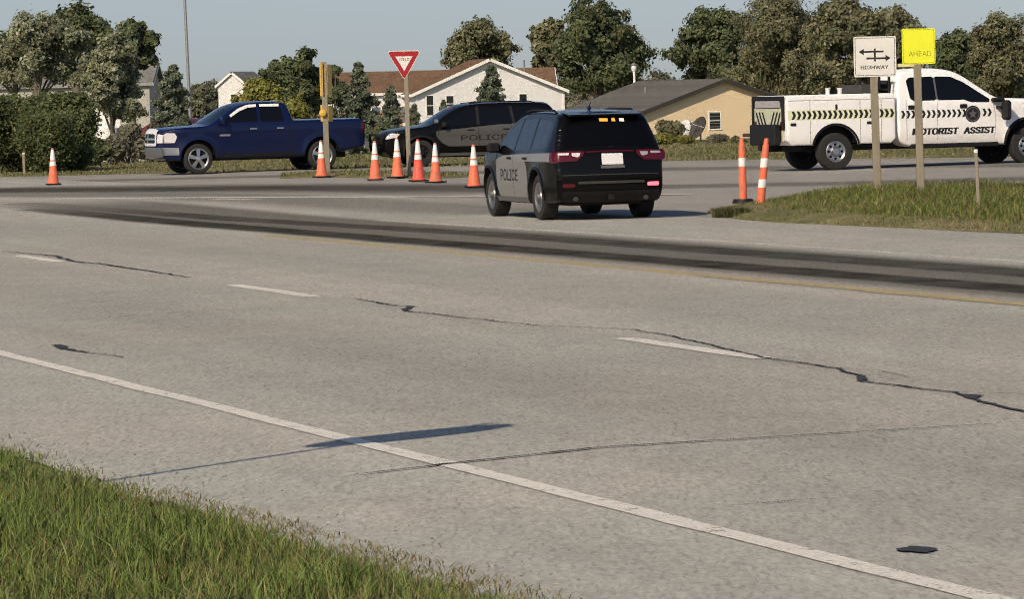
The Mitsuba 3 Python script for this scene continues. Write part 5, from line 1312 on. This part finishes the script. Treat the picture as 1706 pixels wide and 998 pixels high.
    # rack and gear standing in the bed behind the cab
    rack = [rbox((-.72, y, 1.86), (.05, .05, .44), .01) for y in (-.85, -.3, .3, .85)] + [rbox((-.72, 0, 2.05), (.05, 1.76, .05), .01), rbox((-.72, 0, 1.74), (.04, 1.76, .04), .01)]
    put(f'{k}__headache_rack', moved(cat(rack), M), 'm_black_plastic', False)
    put(f'{k}__tool_chest', moved(rbox((-1.05, .1, 1.76), (.42, 1.2, .2), .03), M), 'm_dark_trim', False)
    for yy in (-.5, .2): put(f'{k}__strobe_light', moved(cat(cyl((-1.75, yy, 1.66), (-1.75, yy, 1.78), .05), cyl((-1.75, yy, 1.78), (-1.75, yy, 1.80), .06)), M), 'm_clear_lens', 30)
    # tail: hatched gate, dark rack window and a black box on the hitch
    gk = put(f'{k}__tailgate', moved(rbox((-3.235, 0, 1.02), (.03, 1.72, .74), .01), M), 'm_hatch_band', False)
    for i in range(4):
        for sgn in (1, -1):
            y0 = sgn * (.06 + .19 * i)
            hp = Polygon([(y0, .95), (y0 + sgn * .09, .95), (y0 + sgn * .34, 1.30), (y0 + sgn * .25, 1.30)]).intersection(sbox(-.74, .66, .74, 1.36))
            if hp.area < 1e-3: continue
            m = extr(hp, .004); m.apply_transform(np.array([[0, 0, -1, -3.2525], [1, 0, 0, 0], [0, 1, 0, 0], [0, 0, 0, 1.]]))
            put(f'{gk}__hatch_stripe', moved(m, M), 'm_sign_black', False)
    put(f'{k}__rear_frame', moved(cat(rbox((-3.26, 0, 1.60), (.08, 1.72, .10), .02), rbox((-3.26, .89, 1.28), (.07, .05, .74), .015), rbox((-3.26, -.89, 1.28), (.07, .05, .74), .015)), M), 'm_black_plastic', False)
    put(f'{k}__rear_window', moved(rbox((-3.27, 0, 1.47), (.03, 1.46, .16), .01), M), 'm_smoke_lens', False)
    put(f'{k}__tail_lamp', moved(rbox((-3.262, .80, 1.0), (.02, .07, .2), .008), M), 'm_red_lens', False)
    put(f'{k}__tail_lamp', moved(rbox((-3.262, -.80, 1.0), (.02, .07, .2), .008), M), 'm_red_lens', False)
    put(f'{k}__hitch_box', moved(cat(rbox((-3.36, -.05, .80), (.16, 1.5, .46), .03), rbox((-3.35, 0, .52), (.3, .12, .12), .02)), M), 'm_black_plastic', False)
    put(f'{k}__hitch_arm', moved(rbox((-3.36, 1.02, .80), (.10, .40, .08), .02), M), 'm_rust', False)
    for x in (xf, -wx):
        for y in (.90, -.90): wheel(k, M, x, y, R, .27, .235, 8, 'steel', rim_mat='m_alloy')
k = thing('service_truck', 'white service truck with chevron band and roadside assistance lettering', 'truck')
ang = math.radians(18)
rw = np.array([7.15, 98.7]); fwd = np.array([math.cos(ang), math.sin(ang)]); lft = np.array([-fwd[1], fwd[0]])
ctr = rw + fwd * 2.085 + lft * .95
service_truck(k, place(ctr[0], ctr[1], ang, z=.215, dz=.0))
